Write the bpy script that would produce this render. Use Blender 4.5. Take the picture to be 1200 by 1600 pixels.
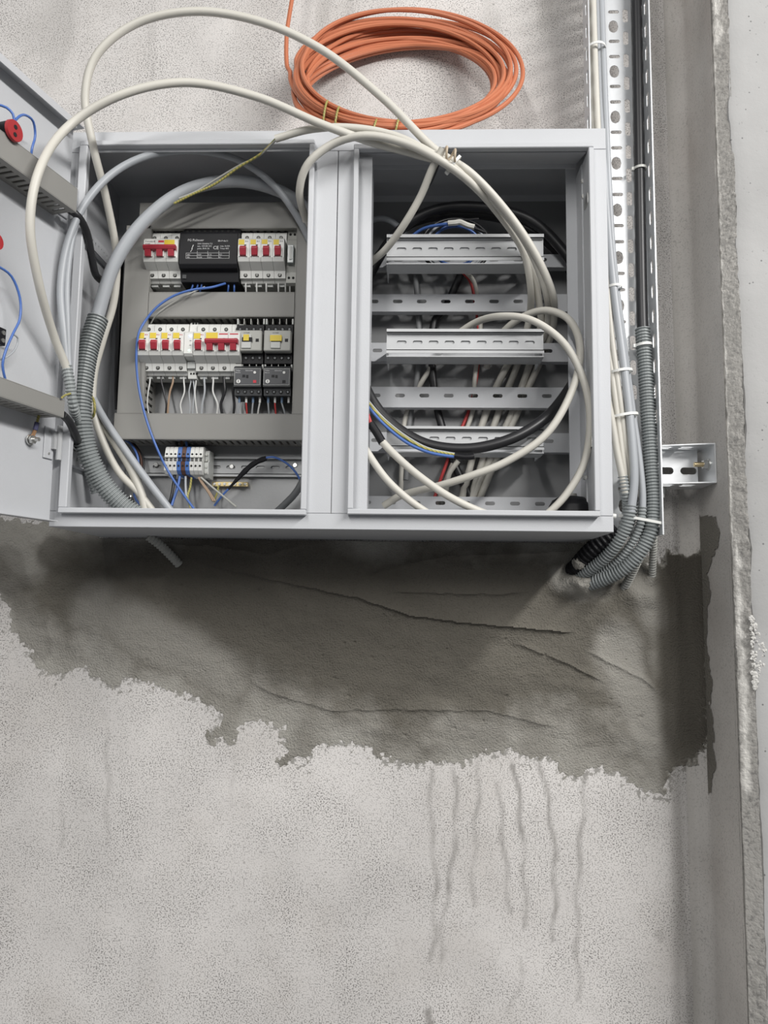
import bpy, bmesh, math, random
import numpy as np
from mathutils import Vector, Matrix

for o in list(bpy.data.objects): bpy.data.objects.remove(o, do_unlink=True)
SC = bpy.context.scene
COL = SC.collection
random.seed(7)

# ------------------------------------------------------------------ camera
FPX = 1202.0
CAM = np.array([.5683, -1.40, -.1049])
_yaw, _pit, _rol = [math.radians(a) for a in (1.946, 6.373, 0.747)]
_F = np.array([-math.sin(_yaw)*math.cos(_pit), math.cos(_yaw)*math.cos(_pit), math.sin(_pit)])
_r = np.array([math.cos(_yaw), math.sin(_yaw), 0.])
_u = np.cross(_r, _F)
_R = math.cos(_rol)*_r + math.sin(_rol)*_u
_U = -math.sin(_rol)*_r + math.cos(_rol)*_u
cam_d = bpy.data.cameras.new('camera')
cam = bpy.data.objects.new('camera', cam_d); COL.objects.link(cam)
cam_d.sensor_fit = 'VERTICAL'; cam_d.sensor_height = 36.0; cam_d.sensor_width = 27.0
cam_d.lens = FPX/1600*36.0
cam_d.clip_start = .02
M4 = Matrix(((_R[0], _U[0], -_F[0], CAM[0]), (_R[1], _U[1], -_F[1], CAM[1]), (_R[2], _U[2], -_F[2], CAM[2]), (0, 0, 0, 1)))
cam.matrix_world = M4
SC.camera = cam

# ------------------------------------------------------------------ world, lamps, exposure
w = bpy.data.worlds.new('world'); SC.world = w; w.use_nodes = True
w.node_tree.nodes['Background'].inputs[0].default_value = (.95, .97, 1.0, 1)
w.node_tree.nodes['Background'].inputs[1].default_value = .15
def strip(name, loc, size, roty, power, rotx=0):
    d = bpy.data.lights.new(name, 'AREA'); d.shape = 'RECTANGLE'; d.size = size[0]; d.size_y = size[1]
    d.energy = power; d.color = (1.0, .985, .96)
    o = bpy.data.objects.new(name, d); COL.objects.link(o); o.location = loc; o.rotation_euler = (rotx, roty, 0)
    return o
strip('ceiling_lamp_right', (2.25, -2.9, 1.55), (.16, 3.8), math.radians(50), 158)
strip('fill_strip_left', (-.3, -3.6, 1.75), (.16, 3.0), math.radians(-12), 62, math.radians(35))  # weaker unseen strip, added as fill
SC.view_settings.view_transform = 'Standard'; SC.view_settings.look = 'None'
SC.view_settings.gamma = 1.0; SC.view_settings.use_curve_mapping = False
SC.view_settings.exposure = 0.10

# ------------------------------------------------------------------ helpers
def at(px, py, Y):
    """pixel of the 1200x1600 photograph -> point on the plane at depth Y"""
    d = _F + _R*(px-600)/FPX + _U*(800-py)/FPX
    return CAM + d*(Y-CAM[1])/d[1]
def trace(pts): return [dpt(p[0], p[1], p[2]) if len(p) == 4 else at(*p) for p in pts]

MATS = {}
def mat(name, col, rough=.5, metal=0., bump=0., bscale=300., var=0., vscale=20., spec=.5, emit=None, trans=0.):
    m = bpy.data.materials.new(name); m.use_nodes = True
    nt = m.node_tree; b = nt.nodes['Principled BSDF']
    b.inputs['Base Color'].default_value = (*col, 1); b.inputs['Roughness'].default_value = rough
    b.inputs['Metallic'].default_value = metal; b.inputs['Specular IOR Level'].default_value = spec
    if trans: b.inputs['Transmission Weight'].default_value = trans
    if emit: b.inputs['Emission Color'].default_value = (*emit[:3], 1); b.inputs['Emission Strength'].default_value = emit[3]
    tc = nt.nodes.new('ShaderNodeTexCoord')
    if bump:
        n = nt.nodes.new('ShaderNodeTexNoise'); n.inputs['Scale'].default_value = bscale; n.inputs['Detail'].default_value = 3
        nt.links.new(tc.outputs['Object'], n.inputs['Vector'])
        bp = nt.nodes.new('ShaderNodeBump'); bp.inputs['Strength'].default_value = bump; bp.inputs['Distance'].default_value = .001
        nt.links.new(n.outputs['Fac'], bp.inputs['Height']); nt.links.new(bp.outputs['Normal'], b.inputs['Normal'])
    if var:
        n = nt.nodes.new('ShaderNodeTexNoise'); n.inputs['Scale'].default_value = vscale; n.inputs['Detail'].default_value = 4
        nt.links.new(tc.outputs['Object'], n.inputs['Vector'])
        mx = nt.nodes.new('ShaderNodeMix'); mx.data_type = 'RGBA'
        mx.inputs['A'].default_value = (*[c*(1-var) for c in col], 1); mx.inputs['B'].default_value = (*[min(1, c*(1+var)) for c in col], 1)
        nt.links.new(n.outputs['Fac'], mx.inputs['Factor']); nt.links.new(mx.outputs['Result'], b.inputs['Base Color'])
    MATS[name] = m
    return m

PAINT = mat('cabinet_paint', (.52, .53, .55), .42, bump=.25, bscale=900, var=.03)
PLATE = mat('mounting_plate', (.29, .293, .297), .38, .35, bump=.1, bscale=200, var=.06, vscale=9)
GALV = mat('galvanised_steel', (.74, .755, .77), .38, .40, bump=.12, bscale=120, var=.10, vscale=60)
RAILM = mat('zinc_rail', (.46, .468, .475), .48, .12, var=.06, vscale=40)
STEELD = mat('dark_steel', (.10, .105, .11), .45, .6)
SCREW = mat('screw_steel', (.62, .62, .60), .28, .9)
BRASS = mat('brass', (.62, .50, .26), .35, .8)
DUCT = mat('duct_plastic', (.26, .255, .24), .55, var=.04)
WHITE = mat('white_plastic', (.70, .70, .67), .42)
GREYP = mat('grey_plastic', (.42, .42, .39), .5)
PALEG = mat('pale_grey_plastic', (.52, .53, .51), .45)
BLACKP = mat('black_plastic', (.010, .010, .012), .5, spec=.25)
DARKP = mat('charcoal_plastic', (.045, .047, .05), .5)
HOLE = mat('dark_hole', (.008, .008, .008), .8)
RED = mat('red_toggle', (.36, .028, .045), .4)
REDL = mat('red_lamp', (.36, .025, .03), .35)
YEL = mat('yellow_sticker', (.70, .53, .04), .5)
BLUEP = mat('blue_plastic', (.065, .16, .44), .45)
BROWNP = mat('brown_plastic', (.10, .045, .03), .5)
CWHITE = mat('white_cable', (.57, .55, .495), .48, var=.05, vscale=12)
CGREY = mat('grey_cable', (.37, .388, .41), .42, var=.04, vscale=12)
CBLACK = mat('black_cable', (.016, .016, .018), .40)
WBLUE = mat('blue_wire', (.065, .145, .42), .4)
WRED = mat('red_wire', (.50, .05, .05), .45)
WBROWN = mat('brown_wire', (.36, .25, .17), .45)
WGREYW = mat('grey_wire', (.42, .44, .46), .45)
WWHITE = mat('white_wire', (.70, .70, .68), .45)
ORANGE = mat('orange_cable', (.52, .175, .088), .45, var=.05, vscale=15)
COND = mat('conduit_grey', (.27, .29, .29), .45, var=.06, vscale=25)
CONDL = mat('dusty_conduit', (.40, .40, .375), .6, var=.15, vscale=60)
TIE = mat('nylon_tie', (.78, .78, .75), .4)
COPPER = mat('bare_copper', (.62, .36, .20), .35, .7)
LEDB = mat('blue_led', (.2, .4, 1), .4, emit=(.25, .5, 1.0, 6))
LEDG = mat('green_led', (.4, .9, .6), .4, emit=(.45, 1.0, .7, 3))
PRINT = mat('white_print', (.62, .62, .62), .6)
PRINTD = mat('dark_print', (.05, .05, .06), .6)
PRINTR = mat('red_print', (.55, .04, .06), .6)

def yg_material():
    m = mat('green_yellow_wire', (.70, .62, .05), .45); nt = m.node_tree; b = nt.nodes['Principled BSDF']
    tc = nt.nodes.new('ShaderNodeTexCoord'); wv = nt.nodes.new('ShaderNodeTexWave'); wv.inputs['Scale'].default_value = 110
    wv.bands_direction = 'DIAGONAL'; wv.inputs['Distortion'].default_value = 1.0
    cr = nt.nodes.new('ShaderNodeValToRGB'); cr.color_ramp.elements[0].color = (.22, .24, .08, 1); cr.color_ramp.elements[1].color = (.46, .38, .11, 1)
    cr.color_ramp.elements[0].position = .35; cr.color_ramp.elements[1].position = .45
    nt.links.new(tc.outputs['Object'], wv.inputs['Vector']); nt.links.new(wv.outputs['Fac'], cr.inputs['Fac']); nt.links.new(cr.outputs['Color'], b.inputs['Base Color'])
    return m
WYG = yg_material()

def concrete(name, base, dark, speck=(.55, .64), sscale=380., big=3.0, amount=.75, rough=.85, bump=.35, stains=None, stain_col=(.2, .19, .18), pits=None, brown=0., tint=(.40, .36, .32), darken=None, darken_col=(.070, .063, .052), midspeck=0., near=None, bumpd=.0015):
    m = bpy.data.materials.new(name); m.use_nodes = True; nt = m.node_tree; N = nt.nodes; L = nt.links
    b = N['Principled BSDF']; b.inputs['Roughness'].default_value = rough; b.inputs['Specular IOR Level'].default_value = .25
    tc = N.new('ShaderNodeTexCoord')
    def noise(scale, detail=4, rough_=.55):
        n = N.new('ShaderNodeTexNoise'); n.inputs['Scale'].default_value = scale; n.inputs['Detail'].default_value = detail
        n.inputs['Roughness'].default_value = rough_; L.new(tc.outputs['Object'], n.inputs['Vector']); return n.outputs['Fac']
    def ramp(src, p0, p1, c0=0., c1=1.):
        r = N.new('ShaderNodeMapRange'); r.inputs['From Min'].default_value = p0; r.inputs['From Max'].default_value = p1
        r.inputs['To Min'].default_value = c0; r.inputs['To Max'].default_value = c1; L.new(src, r.inputs['Value']); return r.outputs['Result']
    def mul(a, c):
        r = N.new('ShaderNodeMath'); r.operation = 'MULTIPLY'
        for i, v in enumerate((a, c)):
            if isinstance(v, float): r.inputs[i].default_value = v
            else: L.new(v, r.inputs[i])
        return r.outputs[0]
    def mix(f, a, c):
        x = N.new('ShaderNodeMix'); x.data_type = 'RGBA'; L.new(f, x.inputs['Factor'])
        for k, v in (('A', a), ('B', c)):
            if isinstance(v, tuple): x.inputs[k].default_value = (*v, 1)
            else: L.new(v, x.inputs[k])
        return x.outputs['Result']
    nb = noise(big, 6, .6); nf = noise(sscale, 2, .6)
    col = mix(ramp(nb, .35, .68), base, tuple(c*.80 for c in base))
    if brown: col = mix(mul(ramp(noise(big*1.7, 5), .5, .72), brown), col, tint)
    sp = mul(ramp(nf, *speck), mul(ramp(noise(big*3.1, 7, .7), .36, .62, .25, 1.0), amount))
    col = mix(sp, col, dark)
    if midspeck:
        col = mix(mul(ramp(noise(175., 3, .7), .585, .66), midspeck), col, dark)
    if near:
        a = N.new('ShaderNodeAttribute'); a.attribute_name = near
        ad = N.new('ShaderNodeMath'); ad.operation = 'ADD'; L.new(noise(95., 5, .7), ad.inputs[0]); L.new(mul(a.outputs['Fac'], .17), ad.inputs[1])
        col = mix(mul(ramp(ad.outputs[0], .655, .675), .85), col, (.27, .26, .24))
    if pits:
        v = N.new('ShaderNodeTexVoronoi'); v.inputs['Scale'].default_value = pits[0]; L.new(tc.outputs['Object'], v.inputs['Vector'])
        col = mix(mul(ramp(v.outputs['Distance'], pits[1], pits[1]*.6), .8), col, tuple(c*.5 for c in dark))
    if stains:
        a = N.new('ShaderNodeAttribute'); a.attribute_name = stains
        col = mix(mul(a.outputs['Fac'], 1.0), col, stain_col)
    if darken:
        a = N.new('ShaderNodeAttribute'); a.attribute_name = darken; col = mix(mul(a.outputs['Fac'], 1.0), col, darken_col)
    L.new(col, b.inputs['Base Color'])
    bp = N.new('ShaderNodeBump'); bp.inputs['Strength'].default_value = bump; bp.inputs['Distance'].default_value = bumpd
    ad = N.new('ShaderNodeMath'); ad.operation = 'SUBTRACT'; L.new(nb, ad.inputs[0]); L.new(nf, ad.inputs[1])
    L.new(ad.outputs[0], bp.inputs['Height']); L.new(bp.outputs['Normal'], b.inputs['Normal'])
    return m
WALLM = concrete('plastered_concrete', (.72, .693, .672), (.15, .143, .138), speck=(.52, .60), sscale=400., amount=.92, midspeck=.45, near='near', darken='grime_shade', darken_col=(.20, .19, .175), stains='stain', stain_col=(.30, .285, .27), brown=.35, tint=(.50, .46, .42))
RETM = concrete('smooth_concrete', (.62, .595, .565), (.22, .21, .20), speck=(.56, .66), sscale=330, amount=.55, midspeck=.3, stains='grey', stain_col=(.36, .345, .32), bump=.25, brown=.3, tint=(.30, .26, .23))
PILM = concrete('cast_concrete', (.44, .437, .432), (.25, .25, .25), speck=(.70, .74), sscale=160, amount=.8, bump=.2, pits=(55., .10))
EDGEM = concrete('broken_concrete', (.42, .405, .38), (.17, .165, .16), speck=(.52, .66), sscale=170, amount=.7, bump=.9, stains='lime', stain_col=(.72, .70, .66))
MORTM = concrete('damp_mortar', (.165, .152, .128), (.075, .070, .060), speck=(.56, .70), sscale=330, big=5.0, amount=.55, bump=1.0, bumpd=.003, stains='dry', stain_col=(.40, .385, .35), darken='darken')

class MB:
    """mesh collector (world coordinates)"""
    def __init__(s): s.v = []; s.f = []
    def add(s, vs, fs):
        n = len(s.v); s.v += [tuple(map(float, p)) for p in vs]; s.f += [tuple(i+n for i in q) for q in fs]; return s
    def box(s, x0, x1, y0, y1, z0, z1, T=None):
        c = [(x, y, z) for z in (z0, z1) for y in (y0, y1) for x in (x0, x1)]
        if T: c = [T(*p) for p in c]
        return s.add(c, [(0, 2, 3, 1), (4, 5, 7, 6), (0, 1, 5, 4), (2, 6, 7, 3), (0, 4, 6, 2), (1, 3, 7, 5)])
    def prism(s, prof, x0, x1, T):
        """profile list (a,b) extruded along first axis; T(x,a,b)"""
        n = len(prof)
        vs = [T(x0, a, b) for a, b in prof] + [T(x1, a, b) for a, b in prof]
        fs = [tuple(range(n))[::-1], tuple(range(n, 2*n))] + [(i, (i+1) % n, n+(i+1) % n, n+i) for i in range(n)]
        return s.add(vs, fs)
    def cyl(s, p0, p1, r, n=12, r1=None, cap=True):
        p0, p1 = np.array(p0, float), np.array(p1, float); a = p1-p0; a /= np.linalg.norm(a)
        h = np.array([0, 0, 1.]) if abs(a[2]) < .9 else np.array([1., 0, 0])
        e = np.cross(a, h); e /= np.linalg.norm(e); g = np.cross(a, e); r1 = r if r1 is None else r1
        ang = [2*math.pi*i/n for i in range(n)]
        vs = [p0+r*(math.cos(t)*e+math.sin(t)*g) for t in ang] + [p1+r1*(math.cos(t)*e+math.sin(t)*g) for t in ang]
        fs = [(i, (i+1) % n, n+(i+1) % n, n+i) for i in range(n)]
        if cap: fs += [tuple(range(n))[::-1], tuple(range(n, 2*n))]
        return s.add(vs, fs)
    def tube(s, P, r, n=10, rf=None, cap=True):
        P = np.asarray(P); m = len(P)
        t = np.gradient(P, axis=0); t /= np.linalg.norm(t, axis=1)[:, None]+1e-12
        h = np.array([0, 0, 1.]) if abs(t[0][2]) < .9 else np.array([1., 0, 0])
        e = np.cross(t[0], h); e /= np.linalg.norm(e)
        ang = np.linspace(0, 2*math.pi, n, endpoint=False); ca, sa = np.cos(ang)[:, None], np.sin(ang)[:, None]
        vs = []
        for i in range(m):
            e = e - t[i]*(e@t[i]); e /= np.linalg.norm(e)+1e-12; g = np.cross(t[i], e)
            rr = r if rf is None else rf[i]
            vs.append(P[i] + rr*(ca*e + sa*g))
        vs = np.concatenate(vs)
        fs = [(i*n+k, i*n+(k+1) % n, (i+1)*n+(k+1) % n, (i+1)*n+k) for i in range(m-1) for k in range(n)]
        if cap: fs += [tuple(range(n))[::-1], tuple(range((m-1)*n, m*n))]
        return s.add(vs, fs)

def build(mb, name, m, parent=None, smooth=False, bevel=0.):
    me = bpy.data.meshes.new(name)
    off = np.array(parent['_org']) if parent is not None and '_org' in parent else np.zeros(3)
    me.from_pydata([tuple(np.array(v)-off) for v in mb.v], [], mb.f)
    bm = bmesh.new(); bm.from_mesh(me); bmesh.ops.recalc_face_normals(bm, faces=bm.faces)
    if bevel: bmesh.ops.bevel(bm, geom=list(bm.edges), offset=bevel, segments=1, affect='EDGES', clamp_overlap=True)
    bm.to_mesh(me); bm.free()
    me.materials.append(m)
    if smooth:
        me.polygons.foreach_set('use_smooth', [True]*len(me.polygons))
        me.set_sharp_from_angle(angle=math.radians(40))
    o = bpy.data.objects.new(name, me); COL.objects.link(o)
    if parent is not None:
        o.parent = parent; o['_org'] = tuple(map(float, off))
    return o
def tag(o, label, cat, group=None):
    o['label'] = label; o['category'] = cat
    if group: o['group'] = group
    return o
def thing(name, label, cat, org=(0, 0, 0), group=None):
    o = bpy.data.objects.new(name, None); COL.objects.link(o); o.empty_display_size = .02
    o.location = tuple(map(float, org)); o['_org'] = tuple(map(float, org))
    return tag(o, label, cat, group)
def struct(o): o['kind'] = 'structure'; return o
def copy_tree(o, parent=None):
    c = o.copy(); COL.objects.link(c); c.parent = parent
    for ch in list(o.children): copy_tree(ch, c)
    return c

def spline(P, ds=.006):
    P = [np.array(p, float) for p in P]
    P = [2*P[0]-P[1]] + P + [2*P[-1]-P[-2]]
    out = []
    for i in range(1, len(P)-2):
        p0, p1, p2, p3 = P[i-1:i+3]
        a = [max(np.linalg.norm(q), 1e-5)**.5 for q in (p1-p0, p2-p1, p3-p2)]
        t1 = a[0]; t2 = t1+a[1]; t3 = t2+a[2]
        n = max(2, int(np.linalg.norm(p2-p1)/ds)+1)
        for t in np.linspace(t1, t2, n, endpoint=False):
            A1 = (t1-t)/t1*p0+t/t1*p1; A2 = (t2-t)/(t2-t1)*p1+(t-t1)/(t2-t1)*p2; A3 = (t3-t)/(t3-t2)*p2+(t-t2)/(t3-t2)*p3
            B1 = (t2-t)/t2*A1+t/t2*A2; B2 = (t3-t)/(t3-t1)*A2+(t-t1)/(t3-t1)*A3
            out.append((t2-t)/(t2-t1)*B1+(t-t1)/(t2-t1)*B2)
    out.append(P[-2]); return np.array(out)
def resample(P, ds):
    d = np.r_[0, np.cumsum(np.linalg.norm(np.diff(P, axis=0), axis=1))]
    s = np.arange(0, d[-1], ds)
    return np.stack([np.interp(s, d, P[:, k]) for k in range(3)], 1)
def cable(name, pts, r, m, label, cat='cable', group=None, parent=None, px=True, n=10, ds=.008):
    P = spline(trace(pts) if px else pts, ds)
    o = build(MB().tube(P, r, n), name, m, parent, smooth=True)
    if label and parent is None: tag(o, label, cat, group)
    return o
def conduit(name, pts, r, m, label, period=.0055, depth=.0029, px=True, n=16):
    P = resample(spline(trace(pts) if px else pts, .003), period/4)
    depth = min(depth, .19*r)
    rf = [r if (i % 4) in (0, 1) else r-depth for i in range(len(P))]
    o = build(MB().tube(P, r, n, rf=rf), name, m, None, smooth=False)
    return tag(o, label, 'conduit')

def rrect(cx, cy, w_, h_, r=None, n=4):
    r = min(w_, h_)/2 if r is None else r
    pts = []
    for (sx, sy, a0) in ((1, 1, 0), (-1, 1, 90), (-1, -1, 180), (1, -1, 270)):
        for k in range(n+1):
            a = math.radians(a0+90*k/n)
            pts.append((cx+sx*(w_/2-r)+r*math.cos(a), cy+sy*(h_/2-r)+r*math.sin(a)))
    return pts
def sheet(outer, holes, thick, T):
    """flat plate with real holes; T(a,b,c) maps to the world, c across the thickness"""
    cu = bpy.data.curves.new('tmp', 'CURVE'); cu.dimensions = '2D'; cu.fill_mode = 'BOTH'; cu.extrude = thick/2
    for poly in [outer]+holes:
        s = cu.splines.new('POLY'); s.points.add(len(poly)-1)
        for p, q in zip(s.points, poly): p.co = (q[0], q[1], 0, 1)
        s.use_cyclic_u = True
    o = bpy.data.objects.new('tmp', cu); COL.objects.link(o)
    dg = bpy.context.evaluated_depsgraph_get(); me = bpy.data.meshes.new_from_object(o.evaluated_get(dg))
    mb = MB().add([T(*v.co) for v in me.vertices], [tuple(p.vertices) for p in me.polygons])
    bpy.data.objects.remove(o); bpy.data.curves.remove(cu); bpy.data.meshes.remove(me)
    return mb
def text(s, size, T, parent, m=None, name='lettering'):
    cu = bpy.data.curves.new('tmp', 'FONT'); cu.body = s; cu.size = size; cu.extrude = .0001; cu.resolution_u = 2
    o = bpy.data.objects.new('tmp', cu); COL.objects.link(o)
    dg = bpy.context.evaluated_depsgraph_get(); me = bpy.data.meshes.new_from_object(o.evaluated_get(dg))
    mb = MB().add([T(*v.co) for v in me.vertices], [tuple(p.vertices) for p in me.polygons])
    bpy.data.objects.remove(o); bpy.data.curves.remove(cu); bpy.data.meshes.remove(me)
    return build(mb, name, m or PRINT, parent)

# value noise for relief
_rng = np.random.RandomState(3)
def vnoise(x, y, scale, seed=0):
    g = np.random.RandomState(seed).rand(257, 257); g[256] = g[0]; g[:, 256] = g[:, 0]
    u, v = ((x+4.7)*scale) % 256, ((y+4.3)*scale) % 256
    i, j = np.minimum(u.astype(int), 255), np.minimum(v.astype(int), 255); a, c = u-i, v-j
    a = a*a*(3-2*a); c = c*c*(3-2*c)
    return (g[i, j]*(1-a)+g[i+1, j]*a)*(1-c)+(g[i, j+1]*(1-a)+g[i+1, j+1]*a)*c
def fbm(x, y, scale, oct_=4, seed=0, gain=.5):
    t = 0; amp = 1; tot = 0
    for k in range(oct_):
        t = t+amp*vnoise(x+k*7.3, y+k*3.1, scale*2**k, seed+k); tot += amp; amp *= gain
    return t/tot-.5
def grid_faces(nu, nv): return [(i*nv+j, (i+1)*nv+j, (i+1)*nv+j+1, i*nv+j+1) for i in range(nu-1) for j in range(nv-1)]
def seg_dist(X, Z, poly, closed=False):
    d = np.full(X.shape, 1e9)
    q = list(poly)+([poly[0]] if closed else [])
    for (ax, az), (bx, bz) in zip(q[:-1], q[1:]):
        dx, dz = bx-ax, bz-az; t = np.clip(((X-ax)*dx+(Z-az)*dz)/(dx*dx+dz*dz+1e-12), 0, 1)
        d = np.minimum(d, np.hypot(X-ax-t*dx, Z-az-t*dz))
    return d
def inside(X, Z, poly):
    r = np.zeros(X.shape, bool); n = len(poly)
    for k in range(n):
        (ax, az), (bx, bz) = poly[k], poly[(k+1) % n]
        c = ((az > Z) != (bz > Z)) & (X < (bx-ax)*(Z-az)/(bz-az+1e-12)+ax); r ^= c
    return r
def pxpoly(pts, Y=0.): return [(p[0], p[2]) for p in (at(x, y, Y) for x, y in pts)]
def sstep(x, a, b): t = np.clip((x-a)/(b-a), 0, 1); return t*t*(3-2*t)
def attr(o, name, vals):
    a = o.data.attributes.new(name, 'FLOAT', 'POINT'); a.data.foreach_set('value', np.asarray(vals, np.float32))

CX = 1.084            # corner of back wall and return
CABW, CABH, CABF, CABB = .8812, .661, -.21, -.005

# ================================================================== SETTING
# outline of the mortar patch below the cabinet (used for its mesh and the splashes round it)
outl = [(-120, 790), (0, 808), (60, 812), (100, 790), (500, 800), (900, 800), (965, 850), (1033, 880), (1040, 862), (1100, 862), (1104, 1165), (1078, 1195), (1050, 1212),
        (1040, 1250), (1020, 1240), (992, 1236), (980, 1212), (930, 1202), (905, 1218), (885, 1214), (866, 1186), (830, 1188), (800, 1172), (780, 1182), (750, 1176), (724, 1198), (700, 1188), (660, 1196), (600, 1188),
        (570, 1166), (505, 1160), (480, 1190), (455, 1185), (440, 1140), (400, 1128), (375, 1135), (365, 1160), (325, 1152), (345, 1118), (330, 1106), (290, 1086), (250, 1070), (195, 1062), (178, 1074), (165, 1065), (130, 1046), (75, 1056), (50, 1030), (15, 965), (0, 928), (-120, 915)]
poly = pxpoly(outl)
# back wall, with the water runs below the mortar as stains
xs = np.r_[np.arange(-1.4, -.15, .05), np.arange(-.15, CX-.004, .005), [CX+.02]]
zs = np.r_[np.arange(-1.3, -.85, .03), np.arange(-.85, .02, .005), np.arange(.02, 1.7, .05)]
X, Z = np.meshgrid(xs, zs, indexing='ij')
drips = [([(672, 1205), (674, 1290), (680, 1360), (678, 1460), (674, 1500)], .9), ([(710, 1200), (712, 1290), (705, 1360), (692, 1440), (688, 1500)], 1.),
         ([(748, 1190), (746, 1260), (740, 1340), (738, 1415)], .7), ([(779, 1225), (785, 1300), (790, 1350), (796, 1425)], .8),
         ([(803, 1195), (813, 1270), (818, 1340), (822, 1450)], 1.), ([(845, 1195), (858, 1265), (866, 1330), (865, 1470)], 1.),
         ([(915, 1210), (908, 1300), (903, 1380), (902, 1480), (906, 1560)], .8), ([(815, 1500), (812, 1540), (795, 1580)], .5),
         ([(165, 1110), (168, 1200), (166, 1320)], .35), ([(98, 1250), (96, 1330)], .35), ([(365, 1180), (362, 1260)], .25)]
st = np.zeros(X.shape)
for pts, k in drips:
    P = spline([np.array([a, 0, b]) for a, b in pxpoly(pts)], .02); P[:, 0] += .0035*np.sin(P[:, 2]*70+k*20)
    d = seg_dist(X, Z, [(p[0], p[2]) for p in P])
    st = np.maximum(st, k*(1-sstep(d+.003*fbm(X, Z, 60, 3, 5), .001, .0065))*np.clip(.62+1.1*fbm(X, Z, 30, 3, 8), .1, 1))
d = seg_dist(X, Z, pxpoly([(668, 1582), (672, 1598)])); st = np.maximum(st, .9*(1-sstep(d+.01*fbm(X, Z, 80, 3, 2), .004, .010)))
for (x, y, r_, k) in ((1030, 1460, .012, .35), (120, 240, .006, .5)):
    d = seg_dist(X, Z, pxpoly([(x, y), (x+2, y+3)])); st = np.maximum(st, k*(1-sstep(d, r_*.4, r_)))
mb = MB(); mb.v = [(x, y, z) for x, y, z in zip(X.ravel(), (0*X).ravel(), Z.ravel())]; mb.f = grid_faces(*X.shape)
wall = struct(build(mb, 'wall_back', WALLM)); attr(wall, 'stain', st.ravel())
gr = sstep(X, CX-.075, CX-.045)*np.clip(.55+2.2*fbm(X*6, Z*.25, 12, 4, 33), .1, .9)*np.clip(.62-.28*(Z > .1), 0, 1)  # strip by the corner: dirt streaks mixed with painted shadow of the return wall
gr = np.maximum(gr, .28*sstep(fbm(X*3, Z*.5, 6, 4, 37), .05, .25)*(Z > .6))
attr(wall, 'grime_shade', gr.ravel())
dm = seg_dist(X, Z, poly, True); attr(wall, 'near', (np.exp(-dm/.016)*(Z < 0)).ravel())
wall['label'] = 'speckled white-washed concrete wall with water runs'

# return wall, rough broken edge, and the cast front of the pier
prof = [(CX-.030, -.0004)]+[(CX-.030+.030*math.sin(t), -.030+.030*math.cos(t)) for t in np.linspace(.15, math.pi/2, 10)]+[(CX, y_) for y_ in np.arange(-.04, -.146, -.01)]+[(CX, -.147)]
zz = np.arange(-1.3, 1.71, .02); I_, Z_ = np.meshgrid(np.arange(len(prof)), zz, indexing='ij'); pa = np.array(prof)
mb = MB(); mb.v = list(zip((pa[I_, 0]+.0015*fbm(I_*.01, Z_, 12, 3, 13)*(I_ > 2)).ravel(), pa[I_, 1].ravel(), Z_.ravel())); mb.f = grid_faces(*I_.shape)
o = struct(build(mb, 'wall_right', RETM, smooth=True))
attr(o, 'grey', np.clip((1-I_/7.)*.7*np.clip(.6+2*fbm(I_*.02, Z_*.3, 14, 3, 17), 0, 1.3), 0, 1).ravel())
zz = np.arange(-1.3, 1.7, .003); tt = np.linspace(0, 1, 15)
T_, Z_ = np.meshgrid(tt, zz, indexing='ij')
e0 = np.array([CX, -.146]); e1 = np.array([1.108, -.163])
nz = fbm(T_*.03, Z_, 70, 5, 11, .7)*.0085*np.clip(.35+2.2*(fbm(T_*0, Z_, 5, 2, 23)+.25), .3, 1.4) + fbm(T_*.03, Z_, 9, 3, 21)*.004
nz = nz*(1-.75*(T_ < .01))
Xe = e0[0]+(e1[0]-e0[0])*T_ + nz*.35; Ye = e0[1]+(e1[1]-e0[1])*T_ - .002 - nz*.7
Ye = np.where(T_ > .99, -.158, Ye); Ye = np.where(T_ < .01, -.140, Ye)
mb = MB(); mb.v = list(zip(Xe.ravel(), Ye.ravel(), Z_.ravel())); mb.f = grid_faces(*T_.shape)
o = struct(build(mb, 'trim_1', EDGEM))
lime = np.zeros(T_.shape)
for za, zb, c in ((.85, 1.05, .4), (.55, .86, .06), (.2, .56, .05), (-.03, .2, .06), (-.17, .0, .35), (-.40, -.17, .45), (-1.3, -.75, .3)):
    band = sstep(Z_, za-.02, za+.02)*(1-sstep(Z_, zb-.02, zb+.02))
    lime = np.maximum(lime, band*np.clip(1-np.abs(T_-c*.8)/(.10+.5*c)+1.6*fbm(T_*.03, Z_, 70, 3, 31), 0, 1))
attr(o, 'lime', np.clip(lime*1.3-.25, 0, 1).ravel()); o['label'] = 'chipped vertical concrete edge with white lime crust'
# pier front: its left rim wanders
zz = np.arange(-1.3, 1.7, .01); xs2 = np.r_[0, .004, .01, .03, .1, .6]
A_, Z_ = np.meshgrid(xs2, zz, indexing='ij')
rim = 1.103+.007*fbm(Z_*0, Z_, 8, 4, 41)*2 + .004*fbm(Z_*0, Z_, 60, 2, 45)
mb = MB(); mb.v = list(zip((rim+A_).ravel(), (np.where(A_ < .001, -.150, np.where(A_ < .005, -.1625, -.165))).ravel(), Z_.ravel())); mb.f = grid_faces(*A_.shape)
struct(build(mb, 'wall_pier', PILM, smooth=True))
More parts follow.
